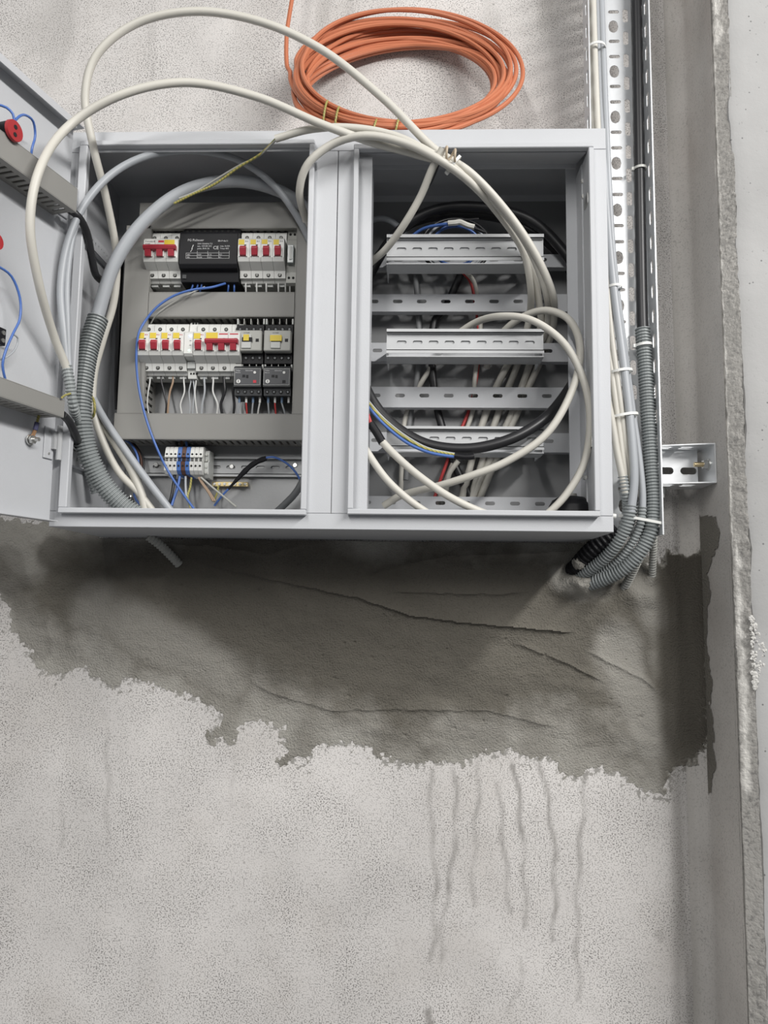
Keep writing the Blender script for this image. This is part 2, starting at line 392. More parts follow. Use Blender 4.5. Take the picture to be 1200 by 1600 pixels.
# lime crust blobs on the pier front beside the edge
rs = np.random.RandomState(5); mb = MB()
for k in range(170):
    py = rs.uniform(965, 1080); px_ = 1171+4*rs.rand()+rs.rand()**2*24*(1-abs(py-1020)/70)+(py-965)*.05
    p = at(px_, py, -.166); r_ = rs.uniform(.0006, .0028)
    a = rs.rand(6)*.9+.5
    ring = [(p[0]+r_*a[i]*math.cos(i*1.05), p[1]+.0010, p[2]+r_*a[i]*math.sin(i*1.05)*1.3) for i in range(6)]
    top = (p[0]+r_*(rs.rand()-.5), p[1]-r_*.14, p[2]+r_*(rs.rand()-.5)); mb.add(ring+[top], [(i, (i+1) % 6, 6) for i in range(6)])
o = build(mb, 'lime_crust', mat('lime_crust', (.56, .55, .525), .9, bump=.6, bscale=250)); tag(o, 'white lime crust spattered on the pier front beside the broken edge', 'plaster'); o['kind'] = 'stuff'

# mortar patch : a height field that dives into the wall at its ragged rim
px0, pz0 = at(-110, 1270, 0)[0], at(600, 1270, 0)[2]
gx = np.arange(px0, CX-.0005, .0018); gz = np.arange(pz0, .04, .0018)
X, Z = np.meshgrid(gx, gz, indexing='ij')
sd = seg_dist(X, Z, poly, True)*np.where(inside(X, Z, poly), 1, -1)
for blob in ([(445, 1190), (452, 1180)], [(325, 1150), (330, 1156)]):
    sd = np.maximum(sd, .010-seg_dist(X, Z, pxpoly(blob)))
edge = sd + .024*fbm(X, Z, 30, 5, 51, .62) + .026*fbm(X, Z, 120, 3, 57, .7)
h = -.0018 + .0026*sstep(edge, -.002, .002) + .0045*sstep(sd, .008, .07)
h = h + .010*fbm(X, Z*1.5, 9, 4, 61)*sstep(sd, .0, .04) + .0030*fbm(X*.6, Z, 50, 5, 65, .6)*sstep(sd, 0, .02) + .0035*np.maximum(0, fbm(X, Z, 24, 3, 69)-.08)*6*.3*sstep(sd, .01, .04)
def ridge(pts, amp, wid, one=True):
    """trowel step: material drops away below the line"""
    P = pxpoly(pts); d = seg_dist(X, Z, P)
    xs_ = np.array([p[0] for p in P]); zs_ = np.array([p[1] for p in P]); zl = np.interp(X, xs_, zs_)+.004*fbm(X, Z*0, 50, 3, 71)
    m = sstep(X, xs_[0], xs_[0]+.04)*(1-sstep(X, xs_[-1]-.04, xs_[-1]))
    s = Z-zl
    return amp*m*np.where(s > 0, np.exp(-s/wid), np.exp(s/.0025)*.6)
h += ridge([(300, 880), (420, 905), (560, 935), (640, 962), (740, 975), (905, 990)], .0085, .02)
h += ridge([(600, 925), (700, 928), (780, 930), (830, 925)], .006, .015)
h += ridge([(560, 905), (600, 890), (700, 870), (800, 868), (900, 862)], .010, .012)
h += ridge([(250, 850), (330, 855), (420, 868), (480, 850)], .009, .010)
h += ridge([(790, 1000), (880, 1035), (955, 1072)], .005, .012)
h += ridge([(900, 1010), (1000, 1060), (1045, 1095)], .004, .010)
h += ridge([(380, 1058), (430, 1085), (520, 1110), (620, 1108), (760, 1110), (880, 1140)], .003, .02)
# lumps of fresh mortar round the pipe mouths
for (x, y, rr, hh) in ((905, 912, .042, .040), (880, 915, .04, .014), (940, 915, .03, .016), (990, 930, .045, .012), (1018, 905, .022, .010), (1020, 935, .03, .006), (262, 862, .03, .004), (960, 960, .05, .006)):
    c = at(x, y, 0); d = np.hypot((X-c[0]), (Z-c[2])*1.2); h += hh*(1-sstep(d, 0, rr))*(1+.5*fbm(X, Z, 60, 3, 81))
# pits
rs = np.random.RandomState(9)
for k in range(46):
    c = at(rs.uniform(60, 1060), rs.uniform(870, 1180), 0); r_ = rs.uniform(.002, .006)
    h -= .0030*(1-sstep(np.hypot(X-c[0], (Z-c[2])*1.3), 0, r_))
h -= .004*(1-sstep(np.hypot(X-at(812, 892, 0)[0], Z-at(812, 892, 0)[2]), .002, .011))
h = np.where(sd > .012, np.maximum(h, .0008), h)
# smooth damp fillet in the corner
cs = at(1066, 1000, 0)[0]
fl = sstep(X, cs-.055, cs-.03)*sstep(edge, 0, .01)
h = h*(1-fl) + fl*np.where(edge > .0, .0035, h)
tq = np.clip((X-(CX-.03))/.03, 0, .999); h = h+np.where(h > -.0005, .03*(1-np.sqrt(1-tq*tq))+.0006*(tq > 0), 0)
keep = (h > -.0016) & ((Z < -.002) | (X < -.004) | (X > CABW+.004)); h = np.maximum(h, -.0002)
dry = np.clip(.95-sd/.095+2.0*fbm(X, Z, 10, 5, 91, .6), 0, 1)*.85*(1-fl)
for pts, a0, k in (([(150, 960), (280, 1010), (350, 1060)], .07, .55), ([(700, 1140), (860, 1180)], .05, .5), ([(960, 1010), (1000, 1100), (1010, 1160)], .06, .7), ([(20, 830), (40, 880)], .06, .7), ([(880, 905), (925, 915)], .035, .8), ([(980, 900), (1025, 960)], .04, .6)):
    d = seg_dist(X, Z, pxpoly(pts)); dry = np.maximum(dry, k*(1-sstep(d+.05*fbm(X, Z, 14, 4, 95), a0*.3, a0)))
idx = -np.ones(X.shape, int); km = keep.copy()
q = keep[:-1, :-1] & keep[1:, :-1] & keep[1:, 1:] & keep[:-1, 1:]
use = np.zeros(X.shape, bool)
for a in (0, 1):
    for b_ in (0, 1): use[a:X.shape[0]-1+a, b_:X.shape[1]-1+b_] |= q
idx[use] = np.arange(use.sum()); I, J = np.nonzero(q)
mb = MB(); mb.v = list(zip(X[use], -h[use], Z[use]))
mb.f = list(zip(idx[I, J].tolist(), idx[I+1, J].tolist(), idx[I+1, J+1].tolist(), idx[I, J+1].tolist()))
o = build(mb, 'mortar_patch', MORTM, smooth=True); attr(o, 'dry', dry[use])
darken = np.clip(fl*(.75+1.0*fbm(X*3, Z*.4, 10, 3, 97))*sstep(Z, at(1066, 1215, 0)[2], at(1066, 1150, 0)[2]), 0, 1)  # damp corner strip of the mortar
for pts, a0, k in (([(90, 865), (250, 875)], .035, .55), ([(330, 900), (420, 1000), (600, 1040)], .11, .45), ([(500, 900), (620, 960), (700, 1000)], .09, .35), ([(10, 880), (60, 1000)], .03, .3), ([(560, 1040), (760, 1080)], .05, .3)):  # separate darker patches on the mortar below the cabinet
    d = seg_dist(X, Z, pxpoly(pts)); darken = np.maximum(darken, k*(1-sstep(d+.06*fbm(X, Z, 11, 4, 99), a0*.5, a0)))
attr(o, 'darken', darken[use])
tag(o, 'damp grey mortar patch trowelled on the wall under the cabinet', 'mortar')
# mortar smeared on the return
zz = np.arange(at(1110, 1260, -.05)[2], at(1110, 800, -.05)[2], .003); yy = np.arange(-.11, 0, .003)
Yg, Zg = np.meshgrid(yy, zz, indexing='ij')
reach = np.interp(Zg, [at(1100, y, 0)[2] for y in (1240, 1190, 1100, 1000, 900, 880, 840, 815, 805)], [.0, .03, .022, .02, .03, .06, .085, .07, 0.0])
sd2 = reach+.024*(reach > .001)+Yg+.05*fbm(Yg, Zg, 40, 4, 101)*(reach > .005)
h2 = np.where((sd2 > .0) & (reach > .001), .0012, -.001)+.0006*fbm(Yg, Zg, 80, 3, 105)
q = (h2[:-1, :-1] > 0) & (h2[1:, :-1] > 0) & (h2[1:, 1:] > 0) & (h2[:-1, 1:] > 0)
mb = MB(); mb.v = list(zip((CX-h2).ravel(), Yg.ravel(), Zg.ravel())); nv = Yg.shape[1]
mb.f = [(int(i*nv+j), int((i+1)*nv+j), int((i+1)*nv+j+1), int(i*nv+j+1)) for i, j in zip(*np.nonzero(q))]
o = build(mb, 'mortar_smear', MORTM); attr(o, 'dry', np.full(len(mb.v), .2)); tag(o, 'thin dark mortar smear on the return wall beside the corner', 'mortar')

# ================================================================== CABINET
def front(x, a, b): return (x, a, b)
CB = thing('electrical_cabinet', 'wide light-grey sheet-steel electrical cabinet with two open bays on the wall', 'cabinet', (CABW/2, -.1, 0))
W_, H_ = CABW, CABH; T2 = .002
build(MB().box(0, W_, CABB-T2, CABB, 0, H_), 'back_panel', PAINT, CB)
build(MB().box(0, W_, CABF, CABB-T2, H_-T2, H_), 'top_panel', PAINT, CB)
build(MB().box(0, W_, CABF, CABB-T2, 0, T2), 'bottom_panel', PAINT, CB)
build(MB().box(0, T2, CABF, CABB-T2, T2, H_-T2), 'side_panel', PAINT, CB)
build(MB().box(W_-T2, W_, CABF, CABB-T2, T2, H_-T2), 'side_panel', PAINT, CB)
# openings (outer line of the lips)
LO = (.019, .4075, .0205, .638); RO = (.4715, .8585, .0225, .629)
F0, F1 = CABF-.0022, CABF
def face(x0, x1, z0, z1, name): build(MB().box(x0, x1, F0, F1, z0, z1), name, PAINT, CB, bevel=.0007)
face(0, W_, 0, LO[2]+.004, 'front_frame_bottom'); face(0, W_, RO[3]-.004, H_, 'front_frame_top')
face(0, LO[0]+.004, LO[2]+.0045, RO[3]-.0045, 'front_frame_side'); face(RO[1]-.004, W_, LO[2]+.0045, RO[3]-.0045, 'front_frame_side')
seam = at(523.5, 500, CABF)[0]
face(LO[1]-.004, seam-.0006, LO[2]+.0045, RO[3]-.0045, 'mullion'); face(seam+.0006, RO[0]+.004, LO[2]+.0045, RO[3]-.0045, 'mullion')
def lip(o4, wl=.0085, wd=.0085, dp=.0155):
    x0, x1, z0, z1 = o4; y0, y1 = CABF-dp, F0-.0001
    build(MB().box(x0, x1, y0, y1, z0, z0+wd), 'opening_lip', PAINT, CB, bevel=.0012)
    build(MB().box(x0, x1, y0, y1, z1-wd, z1), 'opening_lip', PAINT, CB, bevel=.0012)
    build(MB().box(x0, x0+wl, y0, y1, z0+wd, z1-wd), 'opening_lip', PAINT, CB, bevel=.0012)
    build(MB().box(x1-wd, x1, y0, y1, z0+wd, z1-wd), 'opening_lip', PAINT, CB, bevel=.0012)
lip(LO, .0135); lip(RO)
# inner frame of the right bay
YI = -.135
ix0, ix1, iz1 = at(579, 500, YI)[0], at(887, 500, YI)[0], at(730, 265, YI)[2]
ox0, ox1, oz1 = RO[0]+.0085, RO[1]-.0085, RO[3]-.0085
iw = at(904, 500, YI)[0]
build(MB().prism([(F1, oz1), (F1, oz1+.002), (YI, iz1+.0102), (YI, iz1), (YI-.002, iz1), (YI-.002, iz1+.008)], ox0-.002, iw, front), 'inner_frame_top', PAINT, CB)
il = at(578, 500, -.203)[0]
build(MB().box(ox0-.0025, il, -.204, -.202, .02, oz1-.002).box(il-.0018, il, -.202, -.150, .02, oz1-.004), 'inner_frame_side', PAINT, CB)
build(MB().box(ix1, iw, YI, YI+.0025, .02, iz1+.002).box(iw-.0005, iw+.0015, -.175, YI+.001, .02, oz1).box(iw+.0015, ox1+.002, -.1765, -.1745, .02, oz1)
      .box(ox1+.001, ox1+.003, F1, -.1745, .02, oz1), 'inner_frame_side', PAINT, CB)
def screw(p, d, r, parent, name='screw', m=None):
    p = np.array(p); d = np.array(d); mb = MB().cyl(p, p+d*.0018, r, 12, r*.8); mb.cyl(p+d*.0015, p+d*.0024, r*.45, 6)
    return build(mb, name, m or SCREW, parent, smooth=True)
for (x, y) in ((911, 283), (912, 307), (914, 746)): screw(at(x, y, -.1765), (0, -1, 0), .0042, CB)
for (x, y, hh) in ((921, 316, .016), (925, 693, .016)):
    p = at(x, y, -.20); build(MB().box(ox1-.001, ox1+.001, -.215, -.19, p[2]-hh/2, p[2]+hh/2), 'latch_slot', SCREW, CB)
# left bay: mounting plate, side strut with holes
PY = -.030
build(MB().box(.050, .428, PY, PY+.003, .012, .615), 'mounting_plate', PLATE, CB)
build(MB().box(.455, .862, -.0095, -.0075, .012, .645), 'mounting_plate', PLATE, CB)
for zc in (.505, .118):
    pl = sheet([(-.200, zc-.012), (-.03, zc-.012), (-.03, zc+.012), (-.200, zc+.012)], [rrect(-.19+.0125*k, zc, .004, .007) for k in range(13)], .0016, lambda a, b, c: (.012+c, a, b))
    build(pl, 'side_strut', PAINT, CB)
    build(MB().box(.002, .012, -.2, -.03, zc-.012, zc-.0105).box(.002, .012, -.2, -.03, zc+.0105, zc+.012), 'strut_flange', PAINT, CB)
# bolts on the left wall
for (x, y, Y) in ((136, 322, -.2), (128, 690, -.2)):
    p = at(x, y, Y); p[0] = .0025; build(MB().cyl((.002, p[1], p[2]), (.020, p[1], p[2]), .0035, 10).cyl((.012, p[1], p[2]), (.017, p[1], p[2]), .0075, 6), 'hinge_bolt', SCREW, CB)
# door : sheet with folded rim, opened about 105 degrees
HA = math.radians(14.8); DH = np.array([.008, -.2275]); DD = np.array([-math.sin(HA), -math.cos(HA)]); DN = np.array([math.cos(HA), -math.sin(HA)])
def DT(u, o, z): p = DH+u*DD+o*DN; return (p[0], p[1], z)
def at_door(px, py, o):
    d = _F+_R*(px-600)/FPX+_U*(800-py)/FPX; n = np.array([DN[0], DN[1], 0]); h0 = np.array([*(DH+o*DN), 0])
    P = CAM+d*((h0-CAM)@n)/(d@n); return float((P[:2]-h0[:2])@DD), float(P[2])
def dpt(px, py, o): u, z = at_door(px, py, o); return np.array(DT(u, o, z))
DW = .425; dz0, dz1 = .006, .655
door = build(MB().box(0, DW, -.0015, 0, dz0, dz1, DT), 'door', PAINT, CB)
build(MB().box(0, DW, 0, .022, dz1-.0015, dz1, DT).box(.018, DW-.018, .020, .022, dz1-.012, dz1-.0015, DT), 'door_rim', PAINT, door)
build(MB().box(0, DW, 0, .016, dz0, dz0+.0015, DT), 'door_rim', PAINT, door)
build(MB().box(DW-.0015, DW, 0, .022, dz0, dz1, DT), 'door_rim', PAINT, door)
for (x, y) in ((88, 690), (128, 318)):
    z = at(x, y, -.226)[2]
    hb = build(MB().box(.004, .024, 0.0002, .003, z-.030, z+.020, DT), 'hinge', PAINT, door, bevel=.0006)
    build(MB().box(-.006, .010, .003, .009, z-.014, z+.014, DT).cyl(DT(.0, .010, z-.03), DT(.0, .010, z+.024), .0045, 10), 'hinge_knuckle', RAILM, door)
    for dz in (-.022, .012): build(MB().cyl(DT(.014, .003, z+dz), DT(.014, .0042, z+dz), .002, 8), 'hinge_screw', SCREW, door)

# ------------------------------------------------------------------ slotted cable ducts
def duct(label, T, L_, wd, dp, pitch=.0125, slots=(True, True), name='cable_duct', org=None):
    """T(l, s, d): l along, s across, d out from the mount"""
    th = thing(name, label, 'cable duct', org if org is not None else T(L_/2, wd/2, 0), 'slotted grey cable ducts')
    build(MB().box(0, L_, 0, wd, 0, .0018, T), 'base', DUCT, th)
    n = int((L_-.006)/pitch)
    for k, s in enumerate((.0, wd-.0016)):
        hol = [rrect(.006+pitch*(i+.5), dp*.52, .0052, dp*.62, .001, 1) for i in range(n)]
        pl = sheet([(0, .0018), (L_, .0018), (L_, dp-.008), (0, dp-.008)], hol, .0016, lambda a, b, c, s=s: T(a, s+.0008+c, b))
        build(pl, 'slotted_wall', DUCT, th)
    build(MB().box(0, L_, -.0008, wd+.0008, dp-.0016, dp, T).box(0, L_, -.0022, -.0006, dp-.010, dp, T).box(0, L_, wd+.0006, wd+.0022, dp-.010, dp, T), 'cover', DUCT, th, bevel=.0004)
    return th
DP = .070; YD = PY-DP
def rect(x0, y0, x1, y1, Y=YD):
    a, b = at(x0, y0, Y), at(x1, y1, Y); return a[0], b[0], b[2], a[2]
def hduct(x0, x1, z0, z1, label): return duct(label, lambda l, s, d: (x0+l, PY-d, z0+s), x1-x0, z1-z0, DP)
def vduct(x0, x1, z0, z1, label): return duct(label, lambda l, s, d: (x0+s, PY-d, z0+l), z1-z0, x1-x0, DP)
vx0, vx1 = at(192, 500, YD)[0], at(228, 500, YD)[0]; rx0 = at(462, 500, YD)[0]
zt0, zt1 = at(340, 355, YD)[2], at(340, 318, YD)[2]
zm0, zm1 = at(340, 493, YD)[2], at(340, 458, YD)[2]
zb0, zb1 = at(340, 685, YD)[2], at(340, 648, YD)[2]
hduct(at(218, 330, YD)[0], .412, zt0, zt1, 'grey cable duct along the top of the left bay above the black transformer')
hduct(vx1+.003, rx0-.003, zm0, zm1, 'grey cable duct between the two rows of breakers')
hduct(at(178, 660, YD)[0], .412, zb0, zb1, 'grey cable duct running under the contactors above the terminal blocks')
vduct(vx0, vx1, zb1+.002, zt0+.004, 'grey upright cable duct left of the breaker rows')
vduct(rx0, .412, zb1+.002, zt0-.002, 'grey upright cable duct right of the contactors beside the mullion')
# door ducts
for ptop, pbot, lab in (((60, 250), (60, 287), 'upper grey slotted duct across the inside of the open door'), ((50, 609), (50, 634), 'lower grey slotted duct across the inside of the open door')):
    zt, zb = at_door(*ptop, .045)[1], at_door(*pbot, .045)[1]
    duct(lab, lambda l, s, d, zb=zb: DT(.035+l, d, zb+s), .36, zt-zb, .045, pitch=.012)

# ------------------------------------------------------------------ DIN rails
def din_rail(label, x0, x1, zc, Yb, hgt=.038, slot_p=.027, depth=.0085, brackets=True, ylegs=None):
    """top-hat rail: brims proud, slotted web recessed"""
    th = thing('din_rail', label, 'rail', ((x0+x1)/2, Yb, zc-hgt/2), 'DIN rails')
    k = hgt/2; kw = k*.70
    n = int((x1-x0-.01)/slot_p)
    hol = [rrect(x0+.012+slot_p*(i+.5), zc, .0165, .0062) for i in range(n)]
    build(sheet([(x0, zc-kw), (x1, zc-kw), (x1, zc+kw), (x0, zc+kw)], hol, .0014, lambda a, b, c: (a, Yb-.0007+c, b)), 'web', RAILM, th)
    for s in (-1, 1):
        build(MB().box(x0, x1, Yb-depth, Yb, *sorted((zc+s*kw, zc+s*(kw+.0014)))).box(x0, x1, Yb-depth, Yb-depth+.0014, *sorted((zc+s*kw, zc+s*k))), 'brim', RAILM, th)
    if ylegs is not None:
        for x in (x0, x1-.0018):
            build(MB().box(x, x+.0018, Yb-.001, ylegs, zc-k-.004, zc+k*.4), 'bracket', RAILM, th)
        build(MB().box(x0, x1, Yb-depth+.002, Yb+.034, zc-k-.0055, zc-k-.0040), 'bracket_shelf', RAILM, th); build(MB().box(x0+.002, x1-.002, Yb+.0014, Yb+.0024, zc-kw, zc+kw), 'backing', RAILM, th)
    return th
yr = -.1305
zr1 = at(340, 408, -.06)[2]; zr2 = at(340, 548, -.06)[2]
din_rail('steel rail carrying the upper breaker row behind the devices', at(228, 400, -.04)[0], at(458, 400, -.04)[0], zr1+.010, PY-.002)
din_rail('steel rail carrying the lower breaker row behind the contactors', at(228, 548, -.04)[0], at(458, 548, -.04)[0], zr2+.010, PY-.002)
a, b = at(222, 728, -.04), at(477, 728, -.04)
din_rail('long slotted steel rail under the bottom duct holding the terminal blocks', a[0], b[0], a[2], PY-.002, .036)
YR = -.142
for y0, y1, lab in ((366, 407, 'topmost steel rail of the right bay, under the bundled black cable'), (514, 552, 'middle steel rail of the right bay, bright and level'), (666, 702, 'lowest steel rail of the right bay, behind the black cable loop')):
    x0, x1 = at(604, (y0+y1)/2, YR)[0], at(850, (y0+y1)/2, YR)[0]; z0, z1 = at(700, y1, YR)[2], at(700, y0, YR)[2]
    din_rail(lab, x0, x1, (z0+z1)/2, YR+.008, z1-z0, ylegs=-.056)
# perforated cross rails of the right bay
for i, (y0, y1, lab) in enumerate(((398, 418, 'perforated grey cross rail behind the topmost steel rail'), (460, 487, 'perforated grey cross rail above the middle steel rail'), (536, 565, 'perforated grey cross rail right behind the middle steel rail'),
                                  (605, 637, 'perforated grey cross rail above the black cable loop'), (676, 706, 'perforated grey cross rail behind the lowest steel rail'), (776, 800, 'perforated grey cross rail at the bottom of the right bay'))):
    Y = -.055; z0, z1 = at(700, y1, Y)[2], at(700, y0, Y)[2]; x0, x1 = .462, .858
    th = thing('perforated_rail', lab, 'rail', ((x0+x1)/2, Y, z0), 'perforated cross rails of the right bay')
    zc = z1-(z1-z0)*.42; off = {0: 0, 1: .0, 2: .008, 3: .006, 4: .008, 5: -.008}[i]
    hol = [rrect(x, zc, .0175, .0066) for x in np.arange(at(584, 470, Y)[0]+off, x1-.012, .0435)]
    build(sheet([(x0, z0), (x1, z0), (x1, z1), (x0, z1)], hol, .0018, lambda a, b, c: (a, Y+c, b)), 'face', PAINT, th)
    build(MB().box(x0, x1, Y+.0009, Y+.016, z1-.0018, z1).box(x0, x1, Y+.0009, Y+.016, z0, z0+.0018), 'flange', PAINT, th)

# ================================================================== DEVICES ON THE LEFT BAY RAILS
Y0 = PY-.0105; PW = .0204
PROF = [(0, .045), (.050, .045), (.053, .041), (.053, .0240), (.074, .0232), (.078, .019), (.078, -.0135), (.075, -.0195), (.057, -.0290), (.054, -.0415), (.047, -.0430), (.044, -.0470), (0, -.0470)]
TSCR = mat('terminal_screw', (.16, .16, .15), .45, .5)
def breaker_parts(th, n, T, sticker, bars=False, indicator=True):
    for i in range(n):
        build(MB().prism(PROF, i*PW+.00025, (i+1)*PW-.00025, T), 'pole_body', WHITE, th)
        cx = (i+.5)*PW
        for (d_, z_) in ((.0532, .0345), (.0555, -.0360)):
            hb = build(MB().cyl(T(cx, d_-.003, z_), T(cx, d_+.0004, z_), .0034, 14), 'terminal_hole', HOLE, th)
            build(MB().cyl(T(cx, d_, z_), T(cx, d_+.0007, z_), .0022, 10), 'terminal_screw', TSCR, hb)
        build(MB().box(cx-.006, cx+.006, .030, .040, -.0515, -.0468, T), 'clip', PALEG, th)
        if indicator: build(MB().box(cx+.001, cx+.0045, .0781, .0784, .0082, .0100, T), 'indicator', BLACKP, th)
        # recessed cheeks of the toggle slot
        build(MB().box(cx-.0072, cx-.0056, .078, .0815, -.0125, .004, T).box(cx+.0056, cx+.0072, .078, .0815, -.0125, .004, T), 'toggle_cheek', WHITE, th)
    if n == 1:
        build(MB().prism([(.077, .0060), (.0845, .0050), (.0875, .0005), (.083, -.011), (.077, -.0115)], PW/2-.0054, PW/2+.0054, T), 'toggle', RED, th, bevel=.0006)
    else:
        mb = MB().prism([(.077, .0075), (.087, .0070), (.0895, .0040), (.087, -.0015), (.077, -.0020)], .0020, n*PW-.0020, T)
        tg = build(mb, 'toggle', RED, th, bevel=.0007)
        for i in range(n):
            cx = (i+.5)*PW; build(MB().prism([(.077, -.0018), (.0865, -.0016), (.0835, -.0125), (.077, -.0125)], cx-.0052, cx+.0052, T), 'toggle_stem', RED, tg)
    if sticker: build(MB().box(sticker[0], sticker[1], .0781, .0786, sticker[2], sticker[3], T), 'sticker', YEL, th)
def breaker(x, zc, n, label, group, sticker, tilt=0, bars=None):
    org = (x, Y0, zc)
    th = thing('circuit_breaker', label, 'circuit breaker', org, group)
    T = lambda a, d, z: (x+a, Y0-d, zc+z)
    breaker_parts(th, n, T, sticker)
    def tp(s, size, a, z, m):
        text(s, size, lambda u, v, w_: (x+a+u, Y0-.0782-w_, zc+z+v), th, m)
    if n == 3:
        for k in (bars or []): build(MB().box(*k, .0781, .0783, .0165, .0185, T), 'red_print', PRINTR, th)
        if not bars: tp('F-tronic B', .0042, .003, .0150, PRINTD); tp('LS 6kA', .003, .003, .0112, PRINTD); build(MB().box(.026, .036, .0781, .0783, .0145, .0180, T), 'red_print', PRINTR, th)
    else:
        tp('B16', .0034, PW*.62, .0150, PRINTR if zc < .4 else PRINTD)
    return th
YN = Y0-.078
zr1 = at(250, 391, YN)[2]; zr2 = at(250, 537, YN)[2]
x1a = at(224, 391, YN)[0]
G1, G2 = 'miniature circuit breakers of the upper row', 'miniature circuit breakers of the lower row'
breaker(x1a, zr1, 3, 'three-pole breaker with a wide red toggle left of the black transformer', 'three-pole breakers', (.037, .055, .0095, .0190))
x1b = at(371.5, 391, YN)[0]
ordn = ('first', 'second', 'third', 'last')
for k in range(4): breaker(x1b+k*PW, zr1, 1, '%s red-toggle single breaker right of the black transformer' % ordn[k], G1, (.0012+.0005*(k % 2), .0112, .0098+.0006*(k % 3), .0190))
x2a = at(214.5, 537, YN)[0]
for k in range(4): breaker(x2a+k*PW, zr2, 1, '%s red-toggle single breaker at the left end of the lower row' % ordn[k], G2, (.0012, .0115+.0006*(k % 2), .0092+.0005*(k % 2), .0195))
x2b = at(301.5, 537, YN)[0]
breaker(x2b, zr2, 1, 'red-toggle single breaker right of the white unit with the blue light', G2, (.001, .0125, .009, .0190))
breaker(x2b+PW, zr2, 3, 'three-pole breaker with a wide red toggle left of the contactors', 'three-pole breakers', (.002, .0225, .0095, .0200), bars=((.0245, .040), (.0435, .0580)))
# white monitoring relay with two lights
xa = x2a+4*PW+.0006; wd = x2b-xa-.0006
T = lambda a, d, z: (xa+a, Y0-d, zr2+z)
th = thing('monitoring_relay', 'narrow white relay with a lit blue and a lit green light in the lower row', 'relay', (xa, Y0, zr2))
build(MB().prism([(0, .050), (.044, .050), (.047, .046), (.050, .030), (.052, .024), (.074, .023), (.078, .020), (.078, -.017), (.074, -.021), (.052, -.024), (.050, -.037), (.046, -.053), (0, -.053)], 0, wd, T), 'body', WHITE, th)
build(MB().box(.0005, wd-.0005, .050, .056, -.037, -.025, T), 'terminal_cover', PALEG, th)
for k in range(3):
    build(MB().box(.004+k*.005, .007+k*.005, .0465, .0485, -.046, -.043, T), 'wire_port', HOLE, th)
    build(MB().cyl(T(.0055+k*.005, .0455, .0475), T(.0055+k*.005, .0475, .0475), .0018, 10), 'terminal_hole', HOLE, th)
build(MB().cyl(T(wd*.70, .0775, .0140), T(wd*.70, .0790, .0140), .0018, 12), 'blue_light', LEDB, th)
build(MB().cyl(T(wd*.62, .0775, -.0120), T(wd*.62, .0788, -.0120), .0015, 12), 'green_light', LEDG, th)
for z in (.005, -.003): build(MB().box(wd*.62, wd*.85, .0780, .0782, z, z+.0008, T), 'print_line', PRINTD, th)
# fuse holder at the end of the upper row
xf = x1b+4*PW+.0006; T = lambda a, d, z: (xf+a, Y0-d, zr1+z); wf = .0175
th = thing('fuse_holder', 'slim grey relay socket with a clear front at the end of the upper row', 'relay', (xf, Y0, zr1))
build(MB().prism([(0, .051), (.046, .051), (.049, .034), (.053, .030), (.056, .020), (.056, -.022), (.053, -.030), (.052, -.049), (.046, -.052), (0, -.052)], 0, wf, T), 'body', GREYP, th)
build(MB().box(.003, wf-.003, .056, .066, -.018, .016, T), 'clear_front', mat('smoked_clear', (.26, .29, .28), .2), th, bevel=.001)
build(MB().box(.0075, wf-.0060, .066, .0672, -.012, .012, T), 'coil_window', PALEG, th)
for k in range(2):
    for z, d_ in ((.043, .0478), (-.040, .0522)): build(MB().cyl(T(.005+k*.0078, d_-.002, z), T(.005+k*.0078, d_+.0006, z), .0023, 10), 'terminal_hole', HOLE, th)
# black transformer
xt0, xt1 = x1a+3*PW+.0016, x1b-.0012; T = lambda a, d, z: (xt0+a, Y0-d, zr1+z); wt = xt1-xt0
th = thing('transformer', 'black safety transformer with white printed data plate between the upper breakers', 'transformer', (xt0, Y0, zr1))
build(MB().prism([(0, .052), (.050, .052), (.055, .049), (.058, .040), (.073, .036), (.075, .032), (.075, -.024), (.071, -.030), (.060, -.033), (.057, -.050), (0, -.052)], 0, wt, T), 'body', BLACKP, th, bevel=.0008)
for k in range(9): build(MB().box(.006+k*.0105, .010+k*.0105, .055, .0575, .0400, .0470, T), 'vent_slot', HOLE, th)
build(MB().box(.003, .010, .0575, .0600, -.044, -.037, T), 'terminal_cap', DARKP, th)
def tt_(s, size, a, z): text(s, size, lambda u, v, w_: (xt0+a+u, Y0-.0752-w_, zr1+z+v), th)
tt_('FG Pichauer', .0058, wt*.14, .0180); tt_('BR-P-4x11', .0042, wt*.66, .0170)
tt_('230V 50/60Hz T.5', .0036, wt*.31, .0120); tt_('sec. 12V-8V AC', .0040, wt*.31, .0075); tt_('prim. 8VA S6', .0040, wt*.31, .0030)
tt_('CE', .0085, wt*.58, .0030); tt_('max. 0.63A', .0038, wt*.70, .0075); tt_('Tmax 40C', .0038, wt*.70, .0030)
bl = [(.0, .0), (.0034, .0062), (.0022, .0062), (.0050, .0130), (.0036, .0132), (.0008, .0052), (.0022, .0052), (-.0008, .0006)]
build(sheet([(wt*.20+u, -.002+v) for u, v in bl], [], .0002, lambda a, b, c: T(a, .0752+c, b)), 'lightning_symbol', PRINT, th)
mb = MB()
for z in (-.0040, -.0090, -.0140): mb.box(wt*.12, wt*.86, .0750, .0753, z, z+.0004, T)
for a in (.12, .31, .49, .68, .86): mb.box(wt*a, wt*a+.0004, .0750, .0753, -.0140, .0000 if a > .2 else -.004, T)
o = build(mb, 'printed_table', PRINT, th); o['kind'] = 'stuff'
for r_ in range(2):
    for c_ in range(4): tt_(('PRI', '0-230', '12V~', '8V~')[c_] if r_ else ('SEC', '4-6V', '0-12', 'AC1')[c_], .0034, wt*(.14+.18*c_), -.0080-.0050*r_)
